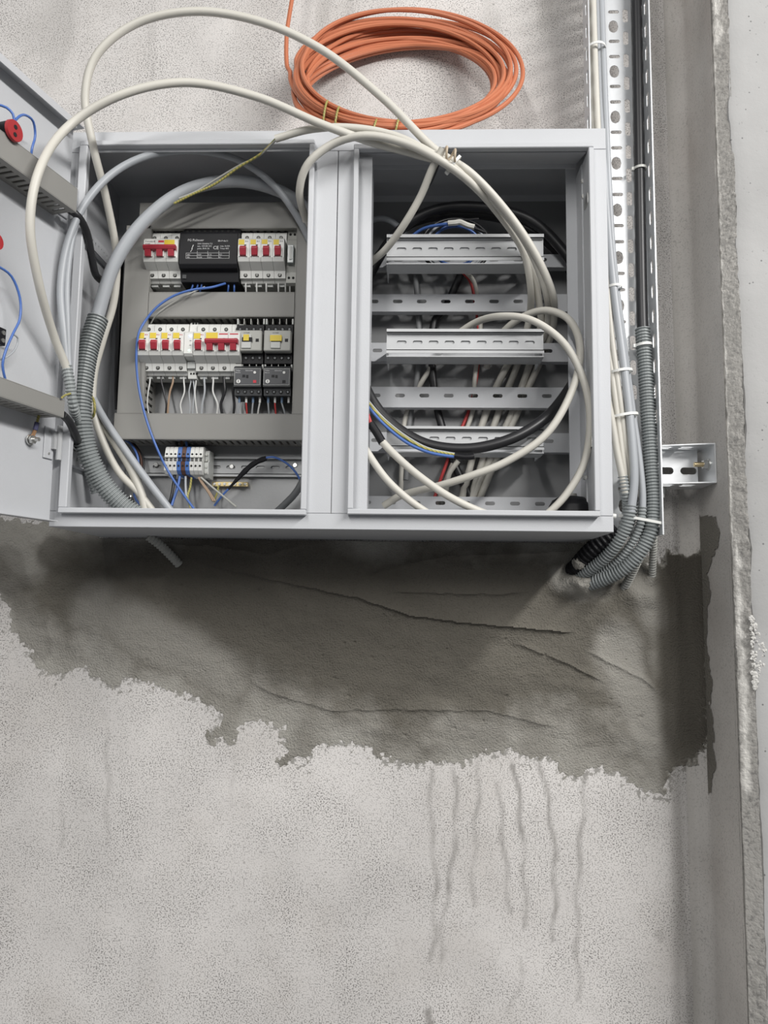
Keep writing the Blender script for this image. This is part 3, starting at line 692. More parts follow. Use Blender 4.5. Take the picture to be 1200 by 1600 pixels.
FERR = mat('pale_blue_ferrule', (.16, .24, .36), .5)
# contactors and the overload relays hung below
SMOKED = mat('smoked_cover', (.06, .062, .068), .5)
GC = 'contactors'; GO = 'overload relays'
for k in range(2):
    xc0 = at((366.5, 412)[k], 532, -.112)[0]; wc = at(410.5, 532, -.112)[0]-at(366.5, 532, -.112)[0]-.001
    zc = at(388, 533, -.112)[2]; T = lambda a, d, z: (xc0+a, Y0-d, zc+z)
    lab = ('left contactor, grey front with a small square yellow sticker', 'right contactor, grey front with a wide yellow sticker')[k]
    th = thing('contactor', lab, 'contactor', (xc0, Y0, zc), GC)
    build(MB().prism([(0, .040), (.042, .040), (.058, .034), (.058, -.036), (.042, -.042), (0, -.042)], 0, wc, T), 'base', BLACKP, th)
    build(MB().box(.0005, wc-.0005, .058, .074, -.0180, .0190, T), 'front_block', GREYP, th, bevel=.0015)
    build(MB().box(.013, .030, .0740, .0765, -.0140, .0110, T), 'label_frame', PALEG, th, bevel=.0006)
    build(MB().box(.014, .032, .0765, .0767, -.0030, .0052, T), 'window', BLACKP, th)
    if k == 0: build(MB().box(.0165, .0262, .0767, .0775, -.0010, .0100, T), 'sticker', YEL, th)
    else: build(MB().box(.0120, .0325, .0767, .0775, -.0015, .0090, T), 'sticker', YEL, th)
    build(MB().box(.0375, .0430, .0740, .0744, -.0020, .0035, T), 'window', BLACKP, th)
    for q, z in ((0, .026), (1, -.026)):
        for i in range(4):
            cx = wc*(i+.5)/4; hb = build(MB().cyl(T(cx, .0575, z), T(cx, .0584, z), .0038, 12), 'terminal_hole', HOLE, th)
            build(MB().cyl(T(cx, .0582, z), T(cx, .0590, z), .0020, 8), 'terminal_screw', STEELD, hb)
        for i in range(5):
            cx = wc*i/4; cx = min(max(cx, .0010), wc-.0010); build(MB().box(cx-.0007-(.0006 if i in (0, 4) else 0), cx+.0007+(.0006 if i in (0, 4) else 0), .046 if q else .044, .0560, *((.036, .046) if q == 0 else (-.047, -.0365)), T), 'barrier', PALEG if i in (0, 4) else GREYP, th)
    text('LC1D09', .0030, lambda u, v, w_: T(.016+u, .0742+w_, .0130+v), th, PRINTD)
    # overload relay
    zo = at(388, 592, -.112)[2]; T = lambda a, d, z: (xc0+a, Y0-d, zo+z)
    th = thing('overload_relay', ('charcoal overload relay with a white dial under the left contactor', 'charcoal overload relay with a white dial under the right contactor')[k], 'relay', (xc0, Y0, zo), GO)
    build(MB().prism([(.012, .026), (.060, .026), (.066, .021), (.066, -.012), (.058, -.013), (.056, -.0255), (.012, -.0255)], 0, wc-.001, T), 'body', DARKP, th)
    build(MB().box(.0008, wc-.0018, .066, .0675, -.0100, .0200, T), 'front_cover', SMOKED, th, bevel=.0008)
    mbx = MB().box(.0010, wc-.002, .0674, .0677, .0193, .0198, T).box(.0010, wc-.002, .0674, .0677, -.0098, -.0093, T).box(.0010, .0015, .0674, .0677, -.0098, .0198, T).box(wc-.0025, wc-.002, .0674, .0677, -.0098, .0198, T)
    build(mbx, 'cover_rim', PALEG, th)
    dl = build(MB().cyl(T(.0085, .0672, -.0035), T(.0085, .0690, -.0035), .0036, 16), 'dial', WHITE, th); build(MB().box(.0080, .0090, .0690, .0693, -.0060, -.0010, T), 'dial_mark', PRINTD, dl)
    build(MB().cyl(T(.0365, .0672, .0125), T(.0365, .0686, .0125), .0024, 12), 'reset_button', WHITE, th)
    build(MB().box(.0340, .0395, .0674, .0680, -.0060, -.0010, T), 'stop_button', PRINTR if k == 0 else BLACKP, th)
    build(MB().box(.0150, .0200, .0674, .0680, .004, .0085, T), 'selector', BLACKP, th); build(MB().box(.0215, .0255, .0674, .0680, .0030, .0080, T), 'selector', BLACKP, th)
    text('TeSys', .0034, lambda u, v, w_: T(.003+u, .0676+w_, .0150+v), th); text('Schneider', .0034, lambda u, v, w_: T(.020+u, .0676+w_, .0150+v), th); text('Electric', .0028, lambda u, v, w_: T(.003+u, .0676+w_, .0115+v), th)
    for i in range(4):
        cx = wc*(i+.5)/4; hb = build(MB().cyl(T(cx, .0560, -.0190), T(cx, .0575, -.0190), .0036, 12), 'terminal_hole', HOLE, th); build(MB().cyl(T(cx, .0572, -.0190), T(cx, .0580, -.0190), .0018, 8), 'terminal_screw', STEELD, hb)
    # wires below the overload relay
    cols = ((WGREYW, 'pale blue-grey'), (WRED, 'red'), (WGREYW, 'pale grey'), (WWHITE, 'white'))
    for i in range(4):
        cx = xc0+wc*(i+.5)/4; y_ = Y0-.045; sway = (-.004, .001, -.003, -.005)[i] if k == 0 else (.001, .001, .006, .001)[i]
        zt = zo-.0255
        P = [(cx, y_, zt+.002), (cx, y_, zt-.010), (cx+sway*.6, y_+.004, zt-.022), (cx+sway, y_+.010, zt-.036), (cx+sway, y_+.012, zb1+.0)]
        if k == 1 and i == 3: P = P[:2]
        o = thing('wire', '%s wire dropping from terminal %s of the %s overload relay' % (cols[i][1], ('one', 'two', 'three', 'four')[i], ('left', 'right')[k]), 'wire', P[0], 'wires below the overload relays')
        cable('strand', P, .0015, cols[i][0], None, parent=o, px=False, n=6); cable('ferrule', [P[0], (cx, y_, zt-.004), P[1]], .0021, WWHITE if i in (1, 3) else FERR, None, parent=o, px=False, n=8)
# wires below the lower breaker row
for n_, (xa_, xb_, m, lab, r_) in enumerate(((234, 232, WWHITE, 'thin white wire under the first breaker of the lower row', .0014), (252, 259, CBLACK, 'black wire under the second breaker of the lower row', .0018), (270, 262, WBROWN, 'tan wire under the third breaker of the lower row', .0018),
        (287, 284, WWHITE, 'thin white wire under the fourth breaker of the lower row', .0014), (298, 296, WGREYW, 'left pale wire of the three under the white relay', .0012), (302, 301, WGREYW, 'middle pale wire of the three under the white relay', .0012), (306, 308, WWHITE, 'right pale wire of the three under the white relay', .0012),
        (319, 315, WGREYW, 'pale grey wire under the single breaker beside the white relay', .0018), (333, 339, WWHITE, 'white wire under the left pole of the lower three-pole breaker', .0016), (350, 347, CBLACK, 'thick black wire under the middle pole of the lower three-pole breaker', .0026), (367, 365, CBLACK, 'black wire left of the left overload relay', .0022))):
    yy = 592
    cable('wire', [(xa_, yy-8, -.080), (xa_+.3, yy+4, -.080), ((xa_*.7+xb_*.3)+(2 if n_ % 2 else -2), 612, -.079), (xb_+(1 if n_ % 3 else -2), 632, -.076), (xb_, 647, -.072), (xb_, 655, -.070)], r_, m, lab, 'wire', 'wires below the lower breakers', n=8, ds=.004)
# short ferrules hanging under the upper breakers
for i, x in enumerate((384, 401, 416, 435, 446, 453)):
    p = at(x, 444, -.085); cable('wire', [p+np.array([0, 0, .002]), p+np.array([0, .001, -.006]), p+np.array([0, .004, -.014]), p+np.array([0, .012, -.022])], .0015, WWHITE if i < 4 else PALEG, '%s short pale wire end under the right half of the upper row' % ('first', 'second', 'third', 'fourth', 'fifth', 'sixth')[i], 'wire', 'wire ends below the upper row', px=False, n=8, ds=.004)
# blue wires of the transformer
cable('wire', [(352, 443, -.095), (330, 449, -.112), (300, 453, -.118), (270, 463, -.118), (245, 480, -.118), (228, 500, -.118), (217, 520, -.122), (213, 555, -.118), (216, 600, -.112), (227, 650, -.112), (243, 695, -.108), (262, 735, -.098), (285, 770, -.095), (303, 795, -.095)], .0021, WBLUE, 'long blue wire looping from the transformer past the breakers to the bottom edge', 'wire')
for i, (x, y) in enumerate(((301, 441), (309, 440), (315, 440), (357, 442), (366, 443))):
    cable('wire', [(x, y, -.088), (x, y+6, -.09), (x-4+i, y+14, -.085), (x-8+2*i, y+22, -.075)], .0016, WBLUE, 'short blue wire, %s from the left under the transformer' % ('first', 'second', 'third', 'fourth', 'fifth')[i], 'wire', 'blue wire ends under the transformer', n=8, ds=.004)
cable('wire', [(320, 448, -.09), (290, 462, -.106), (262, 478, -.106), (244, 492, -.106), (236, 505, -.09)], .0012, GREYP, 'thin grey wire beside the blue wire over the middle duct', 'wire', n=8)

# ------------------------------------------------------------------ terminal blocks on the long rail
YT = PY-.0105; zt = at(290, 721, YT-.035)[2]; tx = at(257.5, 715, YT-.045)[0]; tw = (at(317, 715, YT-.045)[0]-tx)/9
cols = [WHITE]*3+[BLUEP, BROWNP, BLUEP]+[WHITE]*3
names = ['white', 'white', 'white', 'blue', 'brown', 'blue', 'white', 'white', 'white']
desc = ('first white terminal block from the left, under the long duct', 'second white terminal block from the left', 'third white terminal block, left of the blue one', 'left blue terminal block beside the brown one', 'dark brown terminal block between the blue ones', 'right blue terminal block beside the brown one', 'white terminal block right of the blue ones', 'second white terminal block right of the blue ones', 'last white terminal block next to the end stop')
PT = [(0, .026), (.036, .026), (.042, .023), (.047, .006), (.044, .004), (.044, -.001), (.050, -.003), (.047, -.018), (.040, -.024), (0, -.026)]
for i in range(9):
    x = tx+i*tw; T = lambda a, d, z: (x+a, YT-d, zt+z)
    th = thing('terminal_block', desc[i], 'terminal block', (x, YT, zt), 'rail terminal blocks')
    build(MB().prism(PT, .0002, tw-.0002, T), 'body', cols[i], th)
    for (d_, z) in ((.0455, .011), (.0486, -.010)): build(MB().cyl(T(tw/2, d_-.003, z), T(tw/2, d_+.0008, z), .0018, 10), 'wire_port', HOLE, th)
    for (d_, z) in ((.0450, .0030), (.0450, .0000)): build(MB().box(tw*.18, tw*.82, d_-.003, d_+.0003, z-.0008, z+.0008, T), 'test_slot', HOLE, th)
    build(MB().box(tw*.12, tw*.88, .0398, .0420, .0222, .0242, T), 'marker', WHITE if cols[i] is WHITE else cols[i], th)
x = tx+9*tw+.0004; T = lambda a, d, z: (x+a, YT-d, zt+z)
th = thing('end_stop', 'pale grey end stop clamped right of the terminal blocks', 'end stop', (x, YT, zt))
build(MB().prism([(0, .022), (.030, .020), (.034, .012), (.030, .002), (.036, -.004), (.034, -.022), (.028, -.028), (0, -.028)], 0, .0075, T), 'body', PALEG, th)
for z in (.012, .002, -.010, -.020): build(MB().box(.002, .0055, .032, .0368, z-.0016, z+.0016, T), 'rib', GREYP, th)
# earth bar
a, b = at(332, 757, -.040), at(388, 755, -.040)
th = thing('earth_bar', 'small brass earth bar with screw heads below the long rail', 'earth bar', (a[0], -.036, a[2]))
build(MB().box(a[0], b[0], -.044, -.034, a[2]-.0035, a[2]+.0045), 'bar', BRASS, th, bevel=.0005)
for k in range(7): screw((a[0]+(b[0]-a[0])*(k+.5)/7, -.044, a[2]+.0005), (0, -1, 0), .0030, th)
for k in range(2): build(MB().box(a[0]+(.004, b[0]-a[0]-.010)[k], a[0]+(.010, b[0]-a[0]-.004)[k], -.034, PY, a[2]-.003, a[2]+.003), 'stand_off', SCREW, th)
for (x, y) in ((244, 726), (362, 729), (461, 727)):
    p = at(x, y, -.034); o = thing('rail_screw', 'round screw head %s' % {244: 'in the long rail left of the terminal blocks', 362: 'in the long rail above the earth bar', 461: 'near the right end of the long rail'}[x], 'screw', p); screw(p, (0, -1, 0), .0045, o, 'head')

# ================================================================== CABLES
RW = .0064
tail = lambda x1, x2, x3, y3=778: [(x1, 560, -.030), (x2, 650, -.026), (x3, y3, -.026), (x3-6, y3+22, -.026)]
cable('cable', [(238, 797, -.10), (215, 768, -.105), (186, 738, -.11), (161, 690, -.115), (146, 640, -.120), (147, 585, -.12), (161, 530, -.122), (178, 470, -.125), (182, 400, -.145), (166, 310, -.195), (146, 230, -.245), (133, 150, -.27), (150, 88, -.28), (210, 38, -.28), (300, 18, -.28),
      (400, 32, -.275), (500, 76, -.265), (600, 155, -.255), (680, 234, -.245), (735, 270, -.235), (795, 335, -.205), (838, 400, -.18), (862, 455, -.15), (866, 490, -.10), (862, 520, -.065)]+tail(846, 806, 750), RW, CWHITE, 'white cable in the highest arc, rising above the cabinet top')
cable('cable', [(122, 672, -.165), (115, 636, -.233), (110, 605, -.245), (105, 578, -.2490), (86, 530, .030, 1), (60, 440, .050, 1), (47, 350, .064, 1), (60, 270, .072, 1), (110, 195, -.335), (190, 148, -.33), (290, 129, -.31), (400, 151, -.285), (500, 193, -.268), (580, 222, -.25), (650, 241, -.242),
      (712, 262, -.236), (782, 325, -.20), (828, 390, -.175), (853, 455, -.145), (857, 495, -.09), (852, 520, -.065)]+tail(832, 798, 738), RW, CWHITE, 'white cable in the second arc, sweeping left over the open door')
cable('cable', [(430, 217, -.250), (480, 203, -.252), (540, 199, -.252), (610, 210, -.250), (668, 236, -.255), (722, 272, -.235), (778, 333, -.185), (817, 392, -.155), (829, 450, -.125), (828, 490, -.08), (822, 520, -.062)]+tail(812, 777, 736), RW*.95, CWHITE, 'white cable stripped at its left end over the cabinet top edge')
cable('cable', [(478, 345, -.17), (468, 300, -.215), (480, 258, -.240), (520, 225, -.250), (570, 212, -.262), (630, 223, -.262), (690, 252, -.262), (742, 292, -.225), (792, 350, -.17), (828, 412, -.14), (842, 470, -.10), (842, 520, -.062)]+tail(800, 758, 722), RW, CWHITE, 'white cable curling over the mullion top into the left bay')
cable('cable', [(692, 232, -.263), (676, 262, -.250), (658, 305, -.225), (632, 350, -.20), (604, 388, -.165), (575, 415, -.12), (555, 440, -.09)], RW*.95, CWHITE, 'short white cable hanging from the tied bundle behind the mullion')
# stripped ends of the third cable
cable('wire', [(432, 216, -.250), (408, 240, -.22), (372, 262, -.20), (335, 288, -.185), (300, 304, -.18), (272, 318, -.175)], .0020, WYG, 'green-yellow wire leaving the stripped white cable', 'wire')
cable('wire', [(431, 219, -.248), (404, 244, -.215), (375, 258, -.195), (338, 280, -.180), (305, 300, -.172), (280, 310, -.17)], .0017, GREYP, 'grey wire leaving the stripped white cable', 'wire')
# grey cables
cable('cable', [(505, 420, -.085), (487, 385, -.10), (468, 345, -.12), (430, 292, -.145), (380, 254, -.165), (320, 237, -.185), (240, 241, -.205), (180, 268, -.225), (133, 318, -.245), (106, 380, -.252), (95, 450, -.255), (100, 520, -.253), (105, 574, -.2485), (109, 600, -.246)], .0062, CGREY, 'slim grey cable arching under the cabinet roof in the left bay')
cable('cable', [(124, 330, -.243), (112, 380, -.248), (105, 440, -.252), (106, 510, -.252), (108, 568, -.2475), (109, 585, -.247)], .0048, CGREY, 'thinner grey cable beside the left frame edge')
cable('cable', [(145, 520, -.167), (149, 505, -.167), (154, 488, -.167), (180, 410, -.172), (226, 345, -.168), (290, 298, -.155), (370, 283, -.14), (440, 300, -.12), (485, 330, -.10), (560, 380, -.07), (580, 430, -.04)], .0112, CGREY, 'thick grey cable rising from the big corrugated pipe')
cable('cable', [(128, 575, -.115), (140, 610, -.118), (160, 650, -.120), (190, 695, -.118), (228, 748, -.112), (262, 792, -.105), (272, 806, -.10)], .0066, CGREY, 'grey cable running down to the bottom edge beside the corrugated pipe')
cable('cable', [(126, 590, -.10), (138, 625, -.104), (155, 655, -.108), (180, 692, -.110), (206, 735, -.108), (222, 775, -.104), (228, 803, -.10)], .0074, CWHITE, 'white cable between the corrugated pipe and the grey cable at lower left')
cable('cable', [(138, 616, -.15), (146, 624, -.165), (148, 636, -.17), (146, 650, -.16), (138, 655, -.15)], .0022, WYG, 'yellow wire wrapped beside the big corrugated pipe', 'wire')
conduit('corrugated_pipe', [(153, 497, -.167), (138, 545, -.176), (129, 600, -.184), (127, 650, -.185), (136, 705, -.172), (160, 755, -.150), (192, 790, -.132), (214, 806, -.125)], .0172, COND, 'big grey corrugated pipe curving down the left bay')
conduit('corrugated_pipe', [(104, 572, -.2490), (110, 605, -.2450), (115, 636, -.2330), (122, 672, -.165), (130, 710, -.115), (150, 770, -.09)], .0086, COND, 'slim grey corrugated pipe over the left frame edge', n=14)
# black sleeves from the door
cable('cable_sleeve', [(*at(106, 326, -.262),), (*at(122, 338, -.25),), (*at(135, 362, -.225),), (*at(143, 400, -.20),), (*at(149, 428, -.18),), (*at(160, 440, -.15),)], .0062, CBLACK, 'black cable sleeve looping from the upper door duct into the bay', 'sleeve', px=False)
cable('cable_sleeve', [(98, 648, -.27), (107, 657, -.250), (113, 668, -.236), (119, 682, -.215), (126, 698, -.150), (134, 715, -.12)], .0062, CBLACK, 'black cable sleeve at the lower door duct behind the corrugated pipe', 'sleeve')
cable('cable', [(190, 405, -.07), (187, 440, -.07), (185, 520, -.06), (183, 600, -.055), (184, 640, -.05)], .0052, CBLACK, 'dark tube going down left of the upright duct')  # dark tube along the left edge of the mounting plate
# lower left wires
cable('wire', [(183, 688, -.06), (200, 690, -.07), (214, 710, -.075), (216, 740, -.075), (210, 775, -.08), (222, 792, -.08)], .0020, WBLUE, 'blue wire loop under the left end of the bottom duct', 'wire')
cable('wire', [(186, 685, -.055), (206, 693, -.06), (220, 715, -.062), (220, 745, -.062)], .0020, BROWNP, 'brown wire loop under the left end of the bottom duct', 'wire')
cable('wire', [(188, 686, -.05), (210, 695, -.055), (224, 720, -.055), (222, 750, -.058)], .0022, CBLACK, 'black wire loop under the left end of the bottom duct', 'wire')
for i, (x0, m, nm) in enumerate(((276, CBLACK, 'left black'), (284, BROWNP, 'brown'), (291, BLUEP, 'blue'))):
    cable('wire', [(x0, 684, -.06), (x0, 690, -.068), (x0+1, 698, -.07)], .0022, m, '%s wire dropping from the bottom duct into the terminal blocks' % nm, 'wire', n=8, ds=.003)
cable('wire', [(273, 742, -.075), (271, 758, -.075), (268, 775, -.08), (264, 790, -.08)], .0026, CBLACK, 'black wire leaving the terminal blocks downwards', 'wire')
cable('wire', [(281, 744, -.075), (278, 760, -.078), (272, 778, -.082), (268, 790, -.085)], .0024, WBLUE, 'blue wire leaving the terminal blocks downwards', 'wire')
cable('wire', [(290, 744, -.075), (290, 762, -.075), (292, 778, -.078), (300, 794, -.08)], .0020, WGREYW, 'pale grey wire leaving the terminal blocks downwards', 'wire')
cable('wire', [(299, 746, -.075), (297, 762, -.075), (293, 776, -.078), (298, 794, -.08)], .0019, WYG, 'green-yellow wire straight below the white terminal blocks', 'wire')
for i, (x0, x1) in enumerate(((310, 333), (312, 336), (314, 368))):
    pts = [(x0, 746, -.075), (x0+6, 756, -.075), (x0+16, 770, -.075), (x1, 783 if i < 2 else 790, -.075)] if i < 2 else [(x0, 746, -.078), (335, 764, -.078), (352, 778, -.078), (369, 792, -.078)]
    cable('wire', pts, .0018, (WBROWN, WBROWN, GREYP)[i], ('left tan wire of the pair fanning from the end stop', 'right tan wire of the pair fanning from the end stop', 'grey wire slanting from the end stop to the bottom edge')[i], 'wire')
cable('wire', [(341, 760, -.045), (340, 768, -.052), (337, 776, -.06), (334, 783, -.07)], .0018, WYG, 'green-yellow wire dropping from the earth bar', 'wire')
o = thing('sleeved_wire', 'blue wire in a black shrink sleeve crossing the earth bar', 'wire', at(385, 740, -.06))
cable('wire', [(335, 790, -.06), (345, 777, -.065), (356, 765, -.068), (372, 748, -.07), (392, 728, -.07), (412, 717, -.07), (425, 714, -.07), (445, 722, -.065), (462, 738, -.06), (471, 757, -.055), (472, 795, -.05)], .0019, WBLUE, None, parent=o)
P = spline(trace([(357, 764, -.068), (366, 754, -.07), (380, 739, -.07), (393, 727, -.07), (405, 720, -.07), (416, 716, -.07)]), .004)
build(MB().tube(P, .004, 8, rf=[.0022+.0028*sstep(np.array(i/len(P)), 0, .5)*(1+.12*math.sin(i*1.3)) for i in range(len(P))]), 'shrink_sleeve', BLACKP, o, smooth=True)
cable('cable', [(430, 802, -.06), (445, 788, -.065), (462, 770, -.07), (476, 745, -.075), (490, 710, -.08)], .0062, mat('dark_grey_cable', (.13, .135, .14), .45), 'dark grey cable rising behind the mullion at the bottom of the left bay')
o = thing('door_stay_knob', 'black rubber knob standing at the bottom of the left bay', 'knob', at(204, 795, -.12))
build(MB().cyl(at(204, 795, -.12), at(204, 783, -.12), .006, 12).cyl(at(204, 783, -.12), at(204, 777, -.12), .006, 12, .004), 'cap', BLACKP, o); build(MB().cyl(at(204, 778, -.12), at(204, 774, -.12), .0025, 8), 'pin', SCREW, o)

# ------------------------------------------------------------------ right bay cables
cable('cable', [(520, 560, -.05), (548, 500, -.07), (580, 425, -.075), (615, 370, -.085), (655, 338, -.09), (700, 324, -.09), (770, 326, -.09), (830, 345, -.085), (880, 392, -.08), (915, 450, -.078), (925, 520, -.085), (905, 580, -.10), (880, 622, -.13), (850, 655, -.155), (800, 685, -.168), (735, 701, -.172), (670, 695, -.172), (625, 672, -.168), (595, 645, -.165), (574, 612, -.16), (556, 560, -.14)], .0092, CBLACK, 'thick black cable making the big loop in the right bay')
cable('cable', [(556, 450, -.035), (590, 400, -.04), (640, 352, -.045), (720, 336, -.045), (800, 348, -.045), (860, 385, -.04), (900, 440, -.035)], .0070, CBLACK, 'second black cable arching behind the topmost rail')
cable('cable', [(724, 420, -.035), (715, 440, -.026), (696, 480, -.024), (680, 500, -.024), (675, 560, -.024), (680, 620, -.024), (690, 665, -.024), (712, 730, -.024), (735, 778, -.024), (738, 795, -.024)], .0072, CBLACK, 'black cable running down behind the cross rails')
cable('cable', [(648, 418, -.024), (652, 470, -.024), (655, 560, -.024), (640, 660, -.024), (634, 750, -.024)], .0052, mat('mid_grey_cable', (.20, .205, .21), .5), 'dark grey cable behind the cross rails at the left')  # medium grey jacket for this one
cable('wire', [(722, 424, -.06), (735, 440, -.035), (742, 470, -.026), (748, 520, -.024), (746, 580, -.024), (733, 640, -.024), (705, 705, -.024), (680, 775, -.024), (676, 795, -.024)], .0030, WRED, 'red wire of the red-white pair behind the cross rails', 'wire')
cable('wire', [(727, 424, -.06), (740, 440, -.035), (747, 470, -.026), (751, 520, -.026), (742, 590, -.026), (739, 640, -.026), (715, 705, -.026), (688, 775, -.026), (684, 795, -.026)], .0042, CWHITE, 'white wire of the red-white pair behind the cross rails', 'wire')
cable('cable', [(680, 565, -.026), (660, 595, -.024), (642, 630, -.024), (632, 660, -.024), (628, 720, -.024), (626, 770, -.024)], .0046, CWHITE, 'white cable behind the cross rails at the far left')
cable('cable', [(716, 720, -.035), (702, 740, -.03), (697, 765, -.03), (694, 795, -.03)], .0048, CWHITE, 'short white cable below the black cable end')
# loops of bare ends around the topmost rail
ccx, ccy = 712, 384
for i, (m, rr, a_, b_, lab) in enumerate(((WBLUE, .0022, 38, 30, 'inner blue wire coiled around the topmost rail'), (WGREYW, .0022, 46, 38, 'pale grey wire coiled around the topmost rail'), (CBLACK, .0030, 54, 42, 'black wire coiled around the topmost rail'), (WBLUE, .0022, 33, 34, 'outer blue wire coiled around the topmost rail'))):
    pts = [(ccx+a_*math.cos(t), ccy+b_*math.sin(t), -.115+.012*math.sin(t*1.0+i)+.004*i+.018) for t in np.linspace(0, 2*math.pi*1.02, 26)]
    cable('wire', pts, rr, m, lab, 'wire', 'wires coiled at the topmost rail')
o = thing('taped_wire_end', 'blue and black wire end wrapped in white tape above the topmost rail', 'wire', at(715, 352, -.12))
cable('strand', [(640, 372, -.10), (660, 358, -.11), (690, 351, -.12), (720, 349, -.12)], .0028, WBLUE, None, parent=o); cable('strand', [(738, 355, -.12), (750, 360, -.12), (757, 363, -.12)], .0030, CBLACK, None, parent=o)
P = trace([(700, 349, -.121), (712, 348, -.122), (718, 347, -.122), (730, 352, -.122), (741, 355, -.122)]); build(MB().tube(spline(P, .003), .005, 8, rf=None), 'tape', mat('white_tape', (.66, .65, .60), .6, bump=.5, bscale=150), o)
cable('wire', [(722, 344, -.115), (735, 343, -.118), (748, 342, -.12)], .0018, CBLACK, 'thin black wire tip above the white tape', 'wire')
# loose white loops in front
cable('cable', [(600, 790, -.10), (625, 775, -.115), (690, 758, -.165), (740, 742, -.185), (790, 722, -.192), (850, 682, -.197), (885, 630, -.196), (905, 570, -.188), (903, 525, -.175), (885, 496, -.16), (852, 485, -.14), (815, 496, -.11), (785, 520, -.078), (770, 545, -.05), (760, 575, -.03)], .0062, CWHITE, 'white cable in the big loose loop across the right bay')
cable('cable', [(690, 545, -.07), (715, 522, -.085), (745, 503, -.11), (785, 494, -.155), (830, 500, -.18), (880, 535, -.192), (912, 595, -.20), (922, 660, -.203), (912, 725, -.20), (885, 772, -.195), (862, 797, -.19), (840, 815, -.185)], .0060, CWHITE, 'white cable hugging the right side of the right bay')
o = thing('cable', 'white cable with black shrink sleeve and red core crossing the right bay', 'cable', at(650, 740, -.2))
cable('sheath', [(597, 690, -.19), (612, 706, -.193), (650, 740, -.197), (700, 775, -.197), (752, 800, -.19), (790, 812, -.18)], .0063, CWHITE, None, parent=o); cable('shrink_sleeve', [(579, 662, -.185), (588, 675, -.187), (598, 692, -.19)], .0068, BLACKP, None, parent=o); cable('core', [(572, 640, -.18), (576, 652, -.183), (580, 664, -.185)], .0032, WRED, None, parent=o)
cable('cable', [(560, 680, -.19), (575, 708, -.192), (605, 750, -.195), (640, 782, -.193), (675, 806, -.187)], .0060, CWHITE, 'white cable crossing the bottom left corner of the right bay')
# bare cores alongside the black loop
for i, (m, dy, rr, lab) in enumerate(((WYG, 0, .0024, 'green-yellow core beside the black cable loop'), (WBLUE, 6, .0026, 'blue core beside the black cable loop'), (WGREYW, -3.5, .0013, 'pale thin core beside the black cable loop'))):
    cable('wire', [(556, 600+dy, -.165), (575, 628+dy, -.178), (600, 657+dy, -.184), (635, 685+dy, -.188), (668, 702+dy*.7, -.188), (700, 709+dy*.6, -.186), (714, 711+dy*.5, -.185)], rr, m, lab, 'wire', 'cores of the black cable')
cable('shrink_sleeve', [(710, 712, -.185), (722, 714, -.185), (734, 714, -.185), (740, 713, -.184)], .0048, BLACKP, 'black shrink cap at the end of the coloured cores', 'sleeve')
cable('cable', [(560, 360, -.05), (580, 345, -.05), (600, 342, -.05), (620, 352, -.05), (640, 375, -.045)], .0055, CGREY, 'grey cable bend peeking out at the upper left of the right bay')
cable('cable', [(690, 236, -.235), (682, 262, -.22), (672, 285, -.19), (660, 300, -.15), (650, 330, -.10)], .0034, CBLACK, 'thin black cable under the tied bundle')
# grommet
c = at(894, 800, -.16)
o = thing('cable_grommet', 'black rubber cable gland in the bottom right corner of the cabinet', 'cable gland', (c[0], -.15, .003))
hg = at(894, 780, -.13)[2]; ct = np.array([c[0], -.15, .002]); mg = MB()
for (r0, h0), (r1, h1) in zip(((.037, 0), (.037, .55), (.035, .74), (.030, .88), (.022, .96)), ((.037, .55), (.035, .74), (.030, .88), (.022, .96), (.010, 1.0))): mg.cyl(ct+[0, 0, h0*hg], ct+[0, 0, h1*hg], r0, 28, r1, cap=False)
build(mg, 'dome', BLACKP, o, smooth=True); build(MB().cyl(ct+[0, 0, .40*hg], ct+[0, 0, .46*hg], .0385, 28), 'rib', DARKP, o, smooth=True); build(MB().cyl(ct+[0, 0, hg*.99], ct+[0, 0, hg+.004], .010, 20), 'cap', GREYP, o, smooth=True)

# ------------------------------------------------------------------ ties on the bundle
def tie(name, center, axis, ra, rb, label, m=TIE, thick=.0011, wide=.0022, head=True, cat='cable tie', upv=None):
    c = np.array(center); a = np.array(axis, float); a /= np.linalg.norm(a)
    e = np.cross(a, (0, -1, 0) if upv is None else upv); e /= np.linalg.norm(e); g = np.cross(a, e)
    n = 28; vs = []
    for i in range(n):
        t = 2*math.pi*i/n; d = ra*math.cos(t)*e+rb*math.sin(t)*g; u = d/np.linalg.norm(d)
        for q, w_ in ((0, -wide), (thick, -wide), (thick, wide), (0, wide)): vs.append(c+d+u*q+a*w_)
    fs = [(i*4+k, i*4+(k+1) % 4, ((i+1) % n)*4+(k+1) % 4, ((i+1) % n)*4+k) for i in range(n) for k in range(4)]
    th = thing(name, label, cat, c, 'cable ties')
    build(MB().add(vs, fs), 'strap', m, th, smooth=False)
    if head:
        p = c+e*ra; mb = MB()
        cs = [p+e*x+a*y+g*z for z in (-.0030, .0030) for y in (-.0032, .0032) for x in (-.001, .0045)]
        mb.add(cs, [(0, 2, 3, 1), (4, 5, 7, 6), (0, 1, 5, 4), (2, 6, 7, 3), (0, 4, 6, 2), (1, 3, 7, 5)]); build(mb, 'head', m, th, bevel=.0006)
    return th
ax = np.array(at(740, 285, -.235))-np.array(at(690, 240, -.25))
tie('cable_tie', at(709, 257, -.246), ax, .0150, .0165, 'white cable tie around the bundle in front of the right bay')
tw_c = np.array(at(688, 236, -.262)); tw_a = np.array(at(700, 240, -.262))-np.array(at(688, 236, -.262)); tw_a /= np.linalg.norm(tw_a)
e_ = np.cross(tw_a, (0, -1, 0)); e_ /= np.linalg.norm(e_); g_ = np.cross(tw_a, e_)
